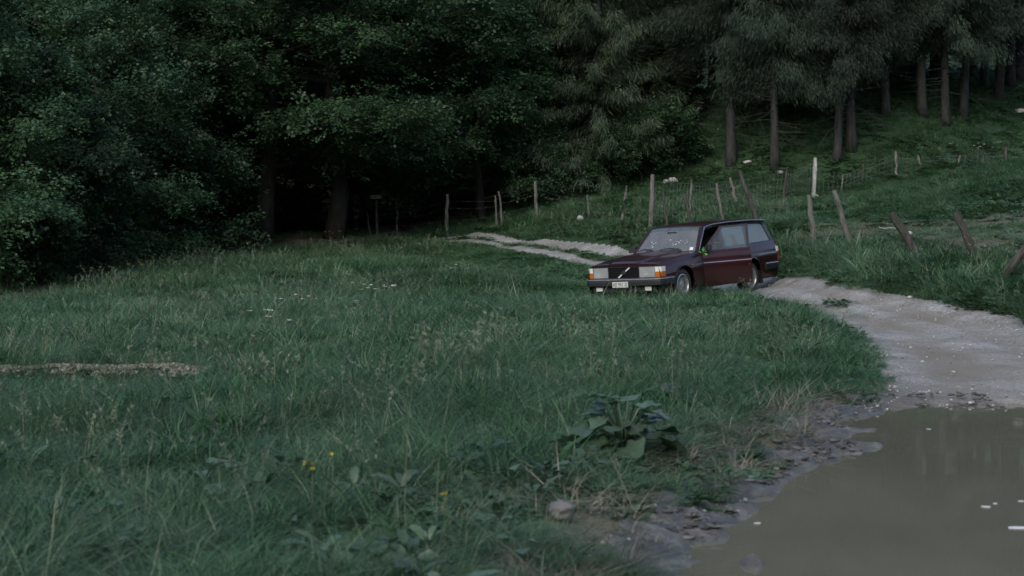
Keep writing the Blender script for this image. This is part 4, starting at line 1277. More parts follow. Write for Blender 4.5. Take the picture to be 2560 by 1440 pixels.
def big_plant(p, label, n, size, seed, spread=1.0):
    g = np.random.default_rng(seed)
    root = empty('burdock_plant', (p[0], p[1], Tz(p))); tag(root, label, 'plant')
    for i in range(n):
        az = i * 2.4 + g.normal(0, .3); rel = i / n
        L = size * g.uniform(.75, 1.2) * (1 - .35 * rel)
        h = (.08 + .37 * rel + g.normal(0, .03)) * size / .26
        out = (.30 - .18 * rel) * spread * g.uniform(.8, 1.2) * size / .26
        b = Vector((math.cos(az) * out, math.sin(az) * out, h))
        V, Fc = lobed_leaf(L, g)
        Mx = Matrix.Translation(b) @ Matrix.Rotation(az + g.normal(0, .25), 4, 'Z') @ Matrix.Rotation(g.uniform(-.15, .45) - .35 * rel, 4, 'Y') @ Matrix.Rotation(g.normal(0, .25), 4, 'X')
        me = np_mesh('leaf', np.array([Mx @ Vector(q) for q in V]), None)
        me = bpy.data.meshes.new('leaf'); me.from_pydata([tuple(Mx @ Vector(q)) for q in V], [], Fc); me.update()
        me.polygons.foreach_set('use_smooth', [True] * len(me.polygons))
        a = me.attributes.new('rnd', 'FLOAT', 'FACE'); a.data.foreach_set('value', np.full(len(me.polygons), np.clip(g.normal(.5, .22), 0, 1), np.float32))
        me.materials.append(M['dock'])
        lf = link('leaf', me, root)
        mb = MB(); mb.tube([(0, 0, -.05), tuple(b * .5 + Vector((0, 0, .05))), tuple(b), tuple(Mx @ Vector((L * .35, 0, -.01)))], [.009, .008, .006, .003], 5)
        mb.build('stalk', M['dock'], lf, True)
    return root
big_plant(hit(1560, 1135), 'large burdock with broad lobed leaves at the muddy edge above the puddle', 34, .215, 71)
big_plant(hit(1300, 1400), 'low pale leaved burdock at the bottom edge beside the straw', 5, .08, 72)
big_plant(hit(230, 1330), 'pale broad leaf weed at the bottom left corner', 5, .11, 74)
def flower(p, label, heads, h, seed, mat='white_petal', group=None, hs=.045, spread=.25):
    g = np.random.default_rng(seed)
    root = empty('wildflower', (p[0], p[1], Tz(p))); tag(root, label, 'wildflower', group)
    mb = MB(); V, Qs, b = [], [], 0
    for i in range(heads):
        o = np.array([g.normal(0, spread), g.normal(0, spread * .8), 0]); t = o * 1.25 + np.array([g.normal(0, .03), g.normal(0, .03), h * g.uniform(.75, 1.12)])
        mb.tube([o, (o + t) / 2 + g.normal(0, .01, 3), t], [.004, .003, .002], 4, False)
        k = 9
        for j in range(k):
            a = g.uniform(0, 6.283); r = hs * math.sqrt(g.random())
            c = t + np.array([r * math.cos(a), r * math.sin(a), g.uniform(0, .008)]); w = hs * .42
            for q in ((-1, -1), (1, -1), (1, 1), (-1, 1)): V.append(c + np.array([q[0] * w, q[1] * w, g.uniform(-.006, .01)]))
            Qs.append([b, b + 1, b + 2, b + 3]); b += 4
    mb.build('stem', M['stem'], root)
    link('flower_head', np_mesh('flower_head', np.array(V), np.array(Qs), [M[mat]], rnd=g.random(len(Qs))), root)
for i, (u, v, n, sprd, lab) in enumerate([
        (918, 752, 8, .28, 'left half of the white flower cluster in the middle of the meadow'), (958, 748, 8, .25, 'right half of the white flower cluster in the middle of the meadow'),
        (702, 790, 4, .14, 'few white flowers at the foot of the dry stalks'), (794, 778, 2, .08, 'pair of white flowers right of the dry stalks'), (892, 800, 3, .10, 'three white flowers below the meadow flower cluster'),
        (650, 845, 5, .12, 'small white flowers low on the left, below the dry stalks'), (2360, 402, 5, .35, 'white blossoms by the upper fence, left of the larger patch'), (2410, 398, 9, .5, 'largest patch of white blossoms by the upper fence'),
        (2490, 645, 4, .10, 'white flowers at the fence foot near the right edge'), (1145, 690, 3, .12, 'tiny white flowers near the far track'), (1755, 470, 3, .25, 'white blossoms on the slope above the car roof')]):
    flower(hit(u, v + (18 if v > 500 else 0)), lab, n, .42 if v > 500 else .5, 80 + i, hs=.030 if v > 500 else .04, spread=sprd)
for i, (u, v, lab) in enumerate([(800, 1320, 'four yellow buttercups low in the foreground grass'), (1115, 1405, 'single yellow flower at the bottom edge of the meadow'),
                                 (330, 685, 'yellow flowers along the dark meadow edge on the left'), (270, 700, 'yellow flowers at the meadow edge under the far-left bushes'), (830, 607, 'yellow flowers at the foot of the thickest trunk')]):
    flower(hit(u, v), lab, (4, 1, 9, 7, 5)[i], .34, 120 + i, 'yellow_petal', hs=.010 if v > 1000 else .03, spread=.05 if v > 1000 else .4)
def stalks(p, label, n, h, seed, lean=.15):
    g = np.random.default_rng(seed); mb = MB()
    for i in range(n):
        b = np.array([g.normal(0, .12), g.normal(0, .1), -.05]); d = np.array([g.normal(-.15, lean), g.normal(0, lean), 1.0])
        t = b + d * h * g.uniform(.6, 1.05)
        mb.tube([b, (b + t) / 2 + g.normal(0, .012, 3), t], [.006, .005, .0025], 5)
        for k in range(2):
            e = b + (t - b) * g.uniform(.55, .9); mb.tube([e, e + np.array([g.normal(0, .08), g.normal(0, .05), .10])], [.003, .0015], 4)
    o = mb.build('dry_stalks', M['straw'], None, True)
    a = o.data.attributes.new('rnd', 'FLOAT', 'FACE'); a.data.foreach_set('value', g.random(len(o.data.polygons)).astype(np.float32))
    o.location = (p[0], p[1], Tz(p)); tag(o, label, 'dry stalks')
stalks(hit(748, 800), 'bundle of pale dry stalks standing in the left of the meadow', 6, .72, 131)
stalks(hit(985, 755), 'thin brown dry stalk right of the white flower cluster', 2, .6, 132, .05)

def tall_stem(u0, u1, v1, D, label, seed, droop):
    """one tall grass stem standing close to the camera, with a loose hanging panicle"""
    g = np.random.default_rng(seed)
    b2 = at(u0, D); z0 = Tz(b2); tip = W(u1, v1, F_PX / D)
    b = np.array([b2[0], b2[1], z0])
    P = [np.array([0, 0, -.03])]
    for k in range(1, 9):
        t = k / 8
        P.append((tip - b) * np.array([t ** 2.2, t, t ** .85 - droop * t ** 6]))
    mb = MB(); mb.tube(P, list(np.linspace(.003, .0012, 9)), 5)
    PP, AA = [], []
    for k in range(90):
        t = g.uniform(.70, 1.0) * 8; j = min(int(t), 7); p = P[j] + (P[j + 1] - P[j]) * (t - j)
        e = p + np.array([g.normal(.02, .035), g.normal(0, .03), g.normal(-.005, .02)])
        PP.append(e); AA.append(norm(np.array([g.normal(.3, .6), g.normal(0, .4), -.5])))
    o = mb.build('tall_grass_stem', M['stem'], None, True)
    a = o.data.attributes.new('rnd', 'FLOAT', 'FACE'); a.data.foreach_set('value', np.full(len(o.data.polygons), .5, np.float32))
    o.location = tuple(b); tag(o, label, 'grass stem')
    lv, lq = leaf_quads(np.array(PP), np.array(AA), norm(np.cross(np.array(AA), g.normal(0, 1, (90, 3)))), .036, .013)
    tag(link('seed_head', np_mesh('seed_head', lv, lq, [M['stem']], rnd=np.clip(g.normal(.4, .2, 90), 0, 1)), o), kind='stuff')
tall_stem(1010, 1062, 790, 8.2, 'tall upright grass stem with pale seed head in front of the middle meadow', 141, .02)
tall_stem(1090, 1235, 715, 8.6, 'tall grass stem arching right with a loose pale seed head, before the car bonnet', 142, .10)
# ------------------------------------------------------------------ the estate car
def paint_mat():
    m, nt, p = nodes_of('maroon_paint')
    n = noise_node(nt, 2.5, 4); n2 = noise_node(nt, 300, 1)
    c = ramp(nt, n.outputs['Fac'], [(.3, (.018, .0032, .0040)), (.7, (.027, .0043, .0055))])
    tc = nt.nodes.new('ShaderNodeTexCoord'); sx = nt.nodes.new('ShaderNodeSeparateXYZ'); L_(nt, tc.outputs['Object'], sx.inputs[0])
    dm = nt.nodes.new('ShaderNodeMapRange'); dm.inputs['From Min'].default_value = .62; dm.inputs['From Max'].default_value = .2
    L_(nt, sx.outputs['Z'], dm.inputs['Value'])
    nd = noise_node(nt, 6, 5); mu = nt.nodes.new('ShaderNodeMath'); mu.operation = 'MULTIPLY'
    L_(nt, dm.outputs[0], mu.inputs[0]); L_(nt, nd.outputs['Fac'], mu.inputs[1])
    L_(nt, mixc(nt, mu.outputs[0], c.outputs[0], (.035, .028, .022)), p.inputs['Base Color'])      # road dirt low on the sides
    p.inputs['Roughness'].default_value = .32
    p.inputs['Metallic'].default_value = 0
    p.inputs['Coat Weight'].default_value = .45
    p.inputs['Specular IOR Level'].default_value = .25
    r = nt.nodes.new('ShaderNodeMapRange'); r.inputs['To Min'].default_value = .05; r.inputs['To Max'].default_value = .5
    L_(nt, mu.outputs[0], r.inputs['Value']); L_(nt, r.outputs[0], p.inputs['Coat Roughness'])
    return m
def glass_mat(name, painted_sheen, tint=(.55, .60, .58), ior=1.9):
    m, nt, p = nodes_of(name)
    tr = nt.nodes.new('ShaderNodeBsdfTransparent'); tr.inputs[0].default_value = (*tint, 1)
    gl = nt.nodes.new('ShaderNodeBsdfGlossy'); gl.inputs['Roughness'].default_value = .03
    fr = nt.nodes.new('ShaderNodeFresnel'); fr.inputs['IOR'].default_value = ior
    mx = nt.nodes.new('ShaderNodeMixShader'); L_(nt, fr.outputs[0], mx.inputs[0]); L_(nt, tr.outputs[0], mx.inputs[1]); L_(nt, gl.outputs[0], mx.inputs[2])
    df = nt.nodes.new('ShaderNodeBsdfDiffuse'); df.inputs[0].default_value = (.56, .60, .60, 1)  # pale diffuse film: reflected sky painted into the glass
    n = noise_node(nt, 3.0, 5)
    mr = nt.nodes.new('ShaderNodeMapRange'); mr.inputs['To Min'].default_value = painted_sheen * .6; mr.inputs['To Max'].default_value = painted_sheen * 1.4
    L_(nt, n.outputs['Fac'], mr.inputs['Value'])
    m2 = nt.nodes.new('ShaderNodeMixShader'); L_(nt, mr.outputs[0], m2.inputs[0]); L_(nt, mx.outputs[0], m2.inputs[1]); L_(nt, df.outputs[0], m2.inputs[2])
    L_(nt, m2.outputs[0], nt.nodes['Material Output'].inputs['Surface'])
    return m
M['paint'] = paint_mat()
M['glass'] = glass_mat('sheen_window_glass', .20)
M['clear'] = glass_mat('door_window_glass', .03, (.80, .85, .83), 1.5)
M['screen'] = glass_mat('sheen_windscreen_glass', .17)
M['lamp_glass'] = glass_mat('lamp_glass', .40, (.9, .92, .92))  # strong pale film paints the lens as bright as if catching light
M['reflector'] = simple('lamp_reflector', (.82, .85, .87), .3, .55, .1, 8)
M['grille'] = simple('grille_black', (.007, .007, .008), .7, 0, .2, 20, 0, .15)
M['bright'] = simple('bright_trim', (.72, .73, .74), .35, .25, .06, 10)
M['rubber'] = simple('black_rubber', (.016, .016, .017), .6, 0, .3, 20)
M['plastic'] = simple('black_trim_plastic', (.016, .017, .019), .45, 0, .25, 10)
M['chrome'] = simple('dull_chrome', (.50, .50, .50), .25, .9, .1, 10)
M['alloy'] = simple('silver_alloy', (.50, .51, .52), .35, .7, .15, 10)
M['tyre'] = simple('dusty_tyre', (.038, .036, .034), .85, 0, .35, 14)
M['amber'] = simple('amber_lens', (.42, .11, .012), .2, 0, .1, 10)
M['whitelens'] = simple('white_lens', (.62, .62, .58), .2, 0, .1, 10)
M['redlens'] = simple('red_lens', (.32, .018, .012), .2, 0, .1, 10)
M['cabin'] = simple('dark_cabin_fabric', (.022, .020, .019), .9, 0, .3, 20)
M['plate'] = simple('number_plate_white', (.50, .51, .48), .5, 0, .08, 12)
M['ink'] = simple('black_ink', (.02, .02, .02), .6, 0, .1, 12)
M['chip'] = simple('shattered_glass', (.55, .58, .59), .5, 0, .1, 30)
M['sticker'] = simple('pale_sticker', (.55, .60, .62), .6, 0, .2, 30)

car = empty('estate_car')
car.matrix_world = CAR_M
tag(car, 'dark maroon estate car parked half off the gravel track with its front door open', 'car')
HX = 1.325
def zb(x):                                          # height of the shoulder along the body
    return float(np.interp(x, [-2.45, -1.2, .6, 1.5, 2.0, 2.15], [.965, .955, .925, .865, .80, .775]))
def side_y(x, r):
    y = float(np.interp(r, [0, .10, .30, .55, .66, .70, .85, .94, 1.0], [.785, .825, .845, .858, .858, .846, .832, .805, .765]))
    f = 1 - .030 * max(0, (x - 1.2) / .95) ** 1.5 - .02 * max(0, (-x - 1.8) / .6) ** 2
    return y * f
AR = .375
def arch_snap(x, z):
    for cxx, cz in ((HX, FRONT_HUB_Z), (-HX, REAR_HUB_Z + .03)):
        dx, dz = x - cxx, z - cz
        d = math.hypot(dx, dz)
        if d < AR and d > 1e-6: return cxx + dx / d * AR, cz + dz / d * AR, True
        if d <= 1e-6: return cxx, cz + AR, True
    return x, z, False
xs_ = sorted(set([round(v, 4) for v in np.linspace(-2.45, 2.15, 104)] + [.60, -.42]))
rs_ = [0, .06, .12, .20, .28, .36, .44, .52, .60, .66, .70, .76, .84, .90, .95, 1.0]
def body_sides():
    mb = MB()
    for sg in (1, -1):
        Vv, ins = [], []
        for x in xs_:
            for r in rs_:
                z = .205 + (zb(x) - .205) * r
                x2, z2, i_ = arch_snap(x, z)
                r2 = (z2 - .205) / (zb(x2) - .205)
                Vv.append((x2, sg * side_y(x2, r2), z2)); ins.append(i_)
        nr_ = len(rs_); Fc = []
        for i in range(len(xs_) - 1):
            for j in range(nr_ - 1):
                q = (i * nr_ + j, (i + 1) * nr_ + j, (i + 1) * nr_ + j + 1, i * nr_ + j + 1)
                if all(ins[k] for k in q): continue
                xm = (xs_[i] + xs_[i + 1]) / 2
                if sg > 0 and -.42 < xm < .60 and rs_[j] >= .06: continue         # the open front door
                Fc.append(q)
        mb.add(Vv, Fc)
        # arch lips
        for cxx, cz in ((HX, FRONT_HUB_Z), (-HX, REAR_HUB_Z + .03)):
            P = []
            for k in range(19):
                a = math.radians(-8 + 196 * k / 18)
                x, z = cxx + AR * math.cos(a), cz + AR * math.sin(a)
                if z < .24: continue
                P.append((x, sg * (side_y(x, (z - .205) / (zb(x) - .205)) + .006), z))
            mb.tube(P, .017, 6)
    return mb
bs = body_sides()
# nose, tail, sills
def nose(u, v):
    z = .40 + (.775 - .40) * u; y = -.80 + 1.6 * v
    return (2.125 - .03 * (abs(y) / .8) ** 4, y, z)
bs.grid(nose, 3, 10)
bs.grid(lambda u, v: (-2.45 + .004, -.80 + 1.6 * v, .30 + .66 * u), 3, 6)
body = bs.build('body', M['paint'], car, True)
mb = MB()
mb.box((-.15, 0, .235), (4.2, 1.50, .05)); mb.box((1.45, 0, .45), (1.15, 1.05, .40)); mb.box((1.36, 0, .66), (1.45, 1.40, .06))
mb.box((-1.4, 0, .5), (1.7, 1.0, .5))
mb.box((-2.28, 0, .62), (.26, 1.46, .60))
for x, hz in ((HX, FRONT_HUB_Z), (-HX, REAR_HUB_Z)):
    for sg in (1, -1):
        mb.box((x, sg * .53, hz + .18), (.80, .10, .46))
        mb.box((x, sg * .66, hz + AR + .03), (.72, .30, .02))
mb.build('underbody', M['rubber'], car)
for sg in (1, -1):
    mb = MB(); mb.box((-1.72, sg * .74, .26), (.015, .22, .28)); mb.build('mud_flap', M['rubber'], car)
# bonnet: raised centre panel, edges falling to the wings
def bonnet(u, v):
    y = -.755 + 1.51 * v; a = abs(y)
    x = 2.135 - .03 * (a / .75) ** 3 + (.66 - 2.135) * u
    zz = zb(x) + .012 + .030 * (1 - (a / .76) ** 2) + .020 * (1 - float(sstep(.30 + .08 * u, .36 + .08 * u, a)))
    if u < .04: zz -= .022
    if a > .74: zz -= .012
    return (x, y, zz)
mb = MB(); mb.grid(bonnet, 24, 40); mb.build('bonnet', M['paint'], car, True)
mb = MB(); mb.grid(lambda u, v: (2.137 - .03 * abs(2 * v - 1) ** 3 + .004, -.755 + 1.51 * v, .758 + .038 * u + .012 * (1 - (2 * v - 1) ** 2)), 1, 16); mb.build('bonnet_lip', M['paint'], car, True)
mb = MB(); mb.grid(lambda u, v: (.67 - .10 * u + .05 * (1 - (2 * v - 1) ** 2) * u, -.74 + 1.48 * v, .935 + .022 * (1 - (2 * v - 1) ** 2) - .012 * u), 3, 12); mb.build('scuttle_panel', M['plastic'], car, True)
# greenhouse
ZR = lambda x: float(np.interp(x, [-2.36, -2.15, -1.6, -.8, -.2, .05, .16], [1.405, 1.43, 1.448, 1.455, 1.440, 1.415, 1.392]))
def gy_(z): return .755 - (z - .93) * .155 / .47
def side_prism(mb, poly, sg, t=.035, off=0.0):
    A = [Vector((x, sg * (gy_(z) + off), z)) for x, z in poly]; B = [Vector((x, sg * (gy_(z) + off - t), z)) for x, z in poly]
    mb.prism(A, B)
def roof(u, v):
    y = -.635 + 1.27 * v; a = abs(y) / .635
    xf = .16 + .05 * (1 - a * a); x = xf + (-2.34 - xf) * u
    zz = ZR(x) + .030 * (1 - a ** 2) - .028 * a ** 8
    if u > .99: zz -= .015
    return (x, y, zz)
mb = MB(); mb.grid(roof, 26, 24); mb.build('roof', M['paint'], car, True)
mb = MB(); mb.grid(lambda u, v: tuple(Vector(roof(u, v)) - Vector((0, 0, .035))), 8, 8); mb.build('headlining', M['cabin'], car, True)
for sg in (1, -1):
    mb = MB()
    side_prism(mb, [(.66, .925), (.585, .925), (.125, 1.395), (.185, 1.395)], sg, .05)                     # A pillar
    side_prism(mb, [(.185, 1.392), (.125, 1.365), (-.5, 1.405), (-1.4, 1.412), (-2.2, 1.395), (-2.32, 1.385), (-2.32, 1.42), (-1.6, 1.437), (-.8, 1.442), (-.2, 1.43)], sg, .05)   # roof rail
    side_prism(mb, [(-2.445, .955), (-2.36, .955), (-2.215, 1.395), (-2.32, 1.395)], sg, .07)                  # D pillar
    mb.build('roof_pillar', M['paint'], car)
    mb = MB()
    side_prism(mb, [(-.385, .93), (-.47, .93), (-.53, 1.408), (-.46, 1.408)], sg, .05, .003)                     # B pillar
    side_prism(mb, [(-1.30, .95), (-1.42, .95), (-1.50, 1.412), (-1.41, 1.412)], sg, .05, .003)                 # C pillar
    side_prism(mb, [(-.47, .935), (-.47, .96), (-2.36, .985), (-2.36, .955)], sg, .03, .004)                    # sill rubber
    side_prism(mb, [(-.5, 1.372), (-.5, 1.392), (-2.2, 1.392), (-2.2, 1.372)], sg, .03, .004)
    side_prism(mb, [(-2.325, .985), (-2.36, .985), (-2.215, 1.39), (-2.18, 1.39)], sg, .03, .004)
    mb.build('window_trim', M['plastic'], car)
    mb = MB(); P = [(x, sg * (.648), ZR(x) - .006) for x in np.linspace(.15, -2.32, 16)]; P = [(.60, sg * .762, .93)] + P
    mb.tube(P, .009, 5); mb.build('drip_rail', M['chrome'] if sg > 0 else M['plastic'], car, True)
    W_ = [('rear_door_window', [(-.47, .95), (-1.32, .955), (-1.425, 1.39), (-.525, 1.39)]), ('cargo_window', [(-1.42, .965), (-2.34, .975), (-2.20, 1.385), (-1.49, 1.39)])]
    if sg < 0: W_.append(('front_door_window', [(.54, .945), (-.39, .945), (-.46, 1.395), (.13, 1.365)]))
    for nm, poly in W_:
        mb = MB(); side_prism(mb, poly, sg, .005, -.012); mb.build(nm, M['glass'], car)
    if sg < 0:
        mb = MB(); side_prism(mb, [(.585, .93), (.585, .955), (-.45, .955), (-.45, .93)], sg, .03, .004); mb.build('window_sill', M['plastic'], car)
# windscreen
def screen(u, v, off=0.0):
    b = 2 * v - 1; c = 1 - b * b
    y = b * (.715 + (.590 - .715) * u)
    x = .625 + .075 * c + (.165 + .05 * c - .625 - .075 * c) * u; z = .938 + .012 * c + (1.395 - .938) * u + .012 * c * u
    n = Vector((.70, .15 * b, .71)).normalized()
    return tuple(Vector((x, y, z)) + n * off)
mb = MB(); mb.grid(screen, 10, 18); ws = mb.build('windscreen', M['screen'], car, True)
P = [screen(0, k / 14) for k in range(15)] + [screen(k / 6, 1) for k in range(1, 7)] + [screen(1, 1 - k / 14) for k in range(1, 15)] + [screen(1 - k / 6, 0) for k in range(1, 7)]
mb = MB(); mb.tube(P, .014, 6, False); mb.build('windscreen_seal', M['plastic'], car, True)
mb = MB(); mb.grid(lambda u, v: screen(.86 + .12 * u, .03 + .94 * v, .003), 2, 12); mb.build('sun_strip', simple('sun_strip_tint', (.07, .09, .095), .25, 0, .2, 6), ws, True)
g = np.random.default_rng(55)
for (u, v) in [(.42, .20), (.30, .235), (.36, .25), (.40, .285), (.22, .27), (.48, .53), (.33, .60), (.27, .615), (.40, .66), (.37, .70), (.30, .655), (.44, .72), (.42, .76), (.46, .81), (.34, .80), (.38, .83)]:
    mb = MB(); k = 9; c = Vector(screen(u, v, .004)); ex = (Vector(screen(u, v + .01, .004)) - c).normalized(); ey = (Vector(screen(u + .01, v, .004)) - c).normalized()
    s0 = g.uniform(.010, .022)
    ring = []
    for q in range(k * 2):
        a = math.pi * q / k; r = s0 * (g.uniform(.8, 1.25) if q % 2 == 0 else g.uniform(.25, .5))
        ring.append(c + ex * r * math.cos(a) + ey * r * math.sin(a))
    mb.prism(ring, [p - (ex.cross(ey)) * .002 for p in ring]); mb.build('glass_chip', M['chip'], ws)
mb = MB(); mb.grid(lambda u, v: screen(.05 + .12 * u, .90 + .05 * v, .004), 1, 1); mb.build('sticker', M['sticker'], ws)
mb = MB()
mb.prism([(-2.335, -.56, 1.385), (-2.335, .56, 1.385), (-2.455, .68, .985), (-2.455, -.68, .985)], [(-2.325, -.56, 1.385), (-2.325, .56, 1.385), (-2.445, .68, .985), (-2.445, -.68, .985)])
mb.build('rear_window', M['glass'], car)
mb = MB(); mb.box((-2.36, 0, 1.405), (.05, 1.22, .035)); mb.build('tailgate_lip', M['plastic'], car, bevel=.01)
# wipers
for y0, y1 in ((.42, -.12), (-.22, -.70)):
    mb = MB(); a = Vector((.71, y0, .955)); v1 = (y1 / .70 + 1) / 2; v0 = ((y0 - .08) / .70 + 1) / 2
    b = Vector(screen(.11, min(.98, max(.02, (v0 + v1) / 2)), .03)); c = Vector(screen(.06, max(.03, v1), .012)); d = Vector(screen(.10, min(.97, v0), .012))
    mb.tube([a, a + Vector((0, -.01, .03)), b], [.012, .010, .007], 5); mb.tube([d, b, c], [.006, .009, .005], 5); mb.build('wiper', M['rubber'], car)
# front: grille with emblem, lamps, bumper, plate
mb = MB(); mb.box((2.115, 0, .645), (.04, .70, .215)); gr = mb.build('grille', M['grille'], car)
for k in range(17):
    mb = MB(); mb.box((2.139, -.328 + k * .041, .645), (.012, .012, .20)); mb.build('slat', M['grille'], gr)
mb = MB()
for z in (.752, .540): mb.box((2.145, 0, z), (.014, .71, .012))
for y in (-.352, .352): mb.box((2.145, y, .646), (.014, .012, .212))
mb.build('grille_frame', M['plastic'], gr)
mb = MB()                                           # viewed from ahead the bar rises to the viewer's right
p0, p1 = Vector((2.152, -.13, .548)), Vector((2.152, .14, .742)); dd = (p1 - p0).normalized(); nn_ = Vector((0, -dd.z, dd.y)) * .012
mb.prism([p0 + nn_, p1 + nn_, p1 - nn_, p0 - nn_], [q - Vector((.008, 0, 0)) for q in (p0 + nn_, p1 + nn_, p1 - nn_, p0 - nn_)]); mb.build('emblem_bar', M['bright'], gr)
mb = MB(); mb.box((2.160, .005, .645), (.012, .085, .078)); mb.build('emblem', M['plastic'], gr, bevel=.008)
for sg in (1, -1):
    hl = MB(); hl.box((2.105, sg * .535, .648), (.03, .345, .195)); h = hl.build('headlight', M['reflector'], car, bevel=.01)
    mb = MB(); mb.grid(lambda u, v: (2.150 - .010 * v * 1, sg * (.365 + .34 * v), .553 + .192 * u), 2, 4); mb.build('lens', M['lamp_glass'], h)
    mb = MB(); mb.lathe([(.012, .0), (.055, .004), (.082, .018)], (2.123, sg * .55, .65), 'z', 16)
    mb.v = [(2.122 + (p[2] - .65) * 1.0, p[1], .65 + (p[0] - 2.123)) for p in mb.v]; mb.build('reflector_bowl', M['chrome'], h, True)
    mb = MB(); mb.box((2.137, sg * .535, .649), (.026, .358, .010)); mb.v = [(a, b, c + (.100 if c > .649 else -.100) * 0) for a, b, c in mb.v]
    fr_ = MB()
    for z in (.549, .748): fr_.box((2.143, sg * .535, z), (.016, .36, .010))
    for y in (.360, .712): fr_.box((2.143, sg * y, .648), (.016, .010, .20))
    fr_.build('headlight_frame', M['chrome'], h)
    def lampside(z0, z1):
        m_ = MB()
        def fn(u, v):
            z = z0 + (z1 - z0) * u
            Pp = [(2.150, .716), (2.144, .79), (2.112, .838), (1.99, .850)]
            q = v * 3; i = min(int(q), 2); f = q - i
            return (Pp[i][0] * (1 - f) + Pp[i + 1][0] * f, sg * (Pp[i][1] * (1 - f) + Pp[i + 1][1] * f), z)
        return m_.grid(fn, 2, 6)
    lampside(.650, .745).build('side_light', M['whitelens'], car, True)
    lampside(.552, .646).build('turn_signal', M['amber'], car, True)
    mb = MB(); mb.box((2.15, sg * .56, .335), (.06, .16, .085)); fl = mb.build('fog_light', M['plastic'], car, bevel=.01)
    mb = MB(); mb.box((2.182, sg * .56, .335), (.006, .145, .072)); mb.build('lens', M['whitelens'], fl)
    # repeater lamp and side trim on the front wing
    mb = MB(); mb.box((1.02, sg * .858, .70), (.06, .012, .03)); mb.build('repeater_lamp', M['amber'], car)
    for a, b in (((2.02, .98 * 0 + 1.70)), ((1.0, .615)), ((-.43, -1.05)), ((-1.6, -2.40))):
        mb = MB(); n_ = 8
        mb.tube([(a + (b - a) * k / n_, sg * (side_y(a + (b - a) * k / n_, .685) + .004), .205 + (zb(a + (b - a) * k / n_) - .205) * .685) for k in range(n_ + 1)], .008, 5)
        if not (sg > 0 and a == 2.02): mb.build('side_strip', M['chrome'], car, True)
def bumper(name, x0, dirn, zc, side_x):
    P = [(side_x, .865), (x0 - dirn * .16, .868), (x0 - dirn * .05, .83), (x0, .74), (x0 + dirn * .02, .40), (x0 + dirn * .025, 0)]
    P = P + [(x, -y) for x, y in P[-2::-1]]
    sec = [(-.06, -.075), (.0, -.085), (.018, -.07), (.022, .0), (.018, .035), (.0, .065), (-.06, .075)]
    V_, F_ = [], []
    for i, (x, y) in enumerate(P):
        a, b = P[max(i - 1, 0)], P[min(i + 1, len(P) - 1)]
        t = Vector((b[0] - a[0], b[1] - a[1], 0)).normalized(); nrm = Vector((t.y, -t.x, 0)) * (-1 if dirn > 0 else 1)
        if nrm.dot(Vector((x, y, 0))) < 0: nrm = -nrm
        for o_, z in sec: V_.append((x + nrm.x * o_, y + nrm.y * o_, zc + z))
    ns_ = len(sec)
    for i in range(len(P) - 1):
        for k in range(ns_ - 1): F_.append((i * ns_ + k, i * ns_ + k + 1, (i + 1) * ns_ + k + 1, (i + 1) * ns_ + k))
    F_.append(tuple(range(ns_))); F_.append(tuple((len(P) - 1) * ns_ + k for k in range(ns_)))
    mb = MB(); mb.add(V_, F_); bp = mb.build(name, M['plastic'], car)
    mb = MB()
    mb.tube([(x + (.022 * dirn if abs(y) < .8 else 0), y * (1.022 if abs(y) > .8 else 1), zc + .045) for x, y in P], .009, 5); mb.build('bumper_strip', M['alloy'], bp, True)
    return bp
bumper('front_bumper', 2.22, 1, .475, 1.74)
bumper('rear_bumper', -2.475, -1, .475, -1.85)
mb = MB(); mb.box((2.10, 0, .345), (.10, 1.45, .14)); mb.build('front_valance', M['rubber'], car)
mb = MB(); mb.box((2.262, -.02, .425), (.010, .36, .11)); pl = mb.build('number_plate', M['plate'], car, bevel=.003)
fc = bpy.data.curves.new('lettering', 'FONT'); fc.body = 'AB 982 ZJ'; fc.size = .098; fc.align_x = 'CENTER'; fc.align_y = 'CENTER'
tmp = bpy.data.objects.new('lettering', fc); COL.objects.link(tmp)
bpy.context.view_layer.update()
tme = bpy.data.meshes.new_from_object(tmp.evaluated_get(bpy.context.evaluated_depsgraph_get()))
COL.objects.unlink(tmp); bpy.data.objects.remove(tmp)
xv = np.array([v.co[:] for v in tme.vertices]); wscale = .325 / (xv[:, 0].max() - xv[:, 0].min())
for v in tme.vertices: v.co = (2.2685, -.02 + v.co.x * wscale, .425 + v.co.y)
tme.materials.clear(); tme.materials.append(M['ink']); tme.name = 'lettering'
link('lettering', tme, pl)
# tail lamps
for sg in (1, -1):
    mb = MB(); mb.box((-2.44, sg * .775, .80), (.06, .13, .10)); mb.box((-2.425, sg * .822, .80), (.06, .02, .10)); mb.build('reversing_light', M['whitelens'], car)
    mb = MB(); mb.box((-2.44, sg * .775, .655), (.06, .13, .185)); mb.box((-2.425, sg * .823, .655), (.06, .02, .185)); mb.build('tail_light', M['redlens'], car)
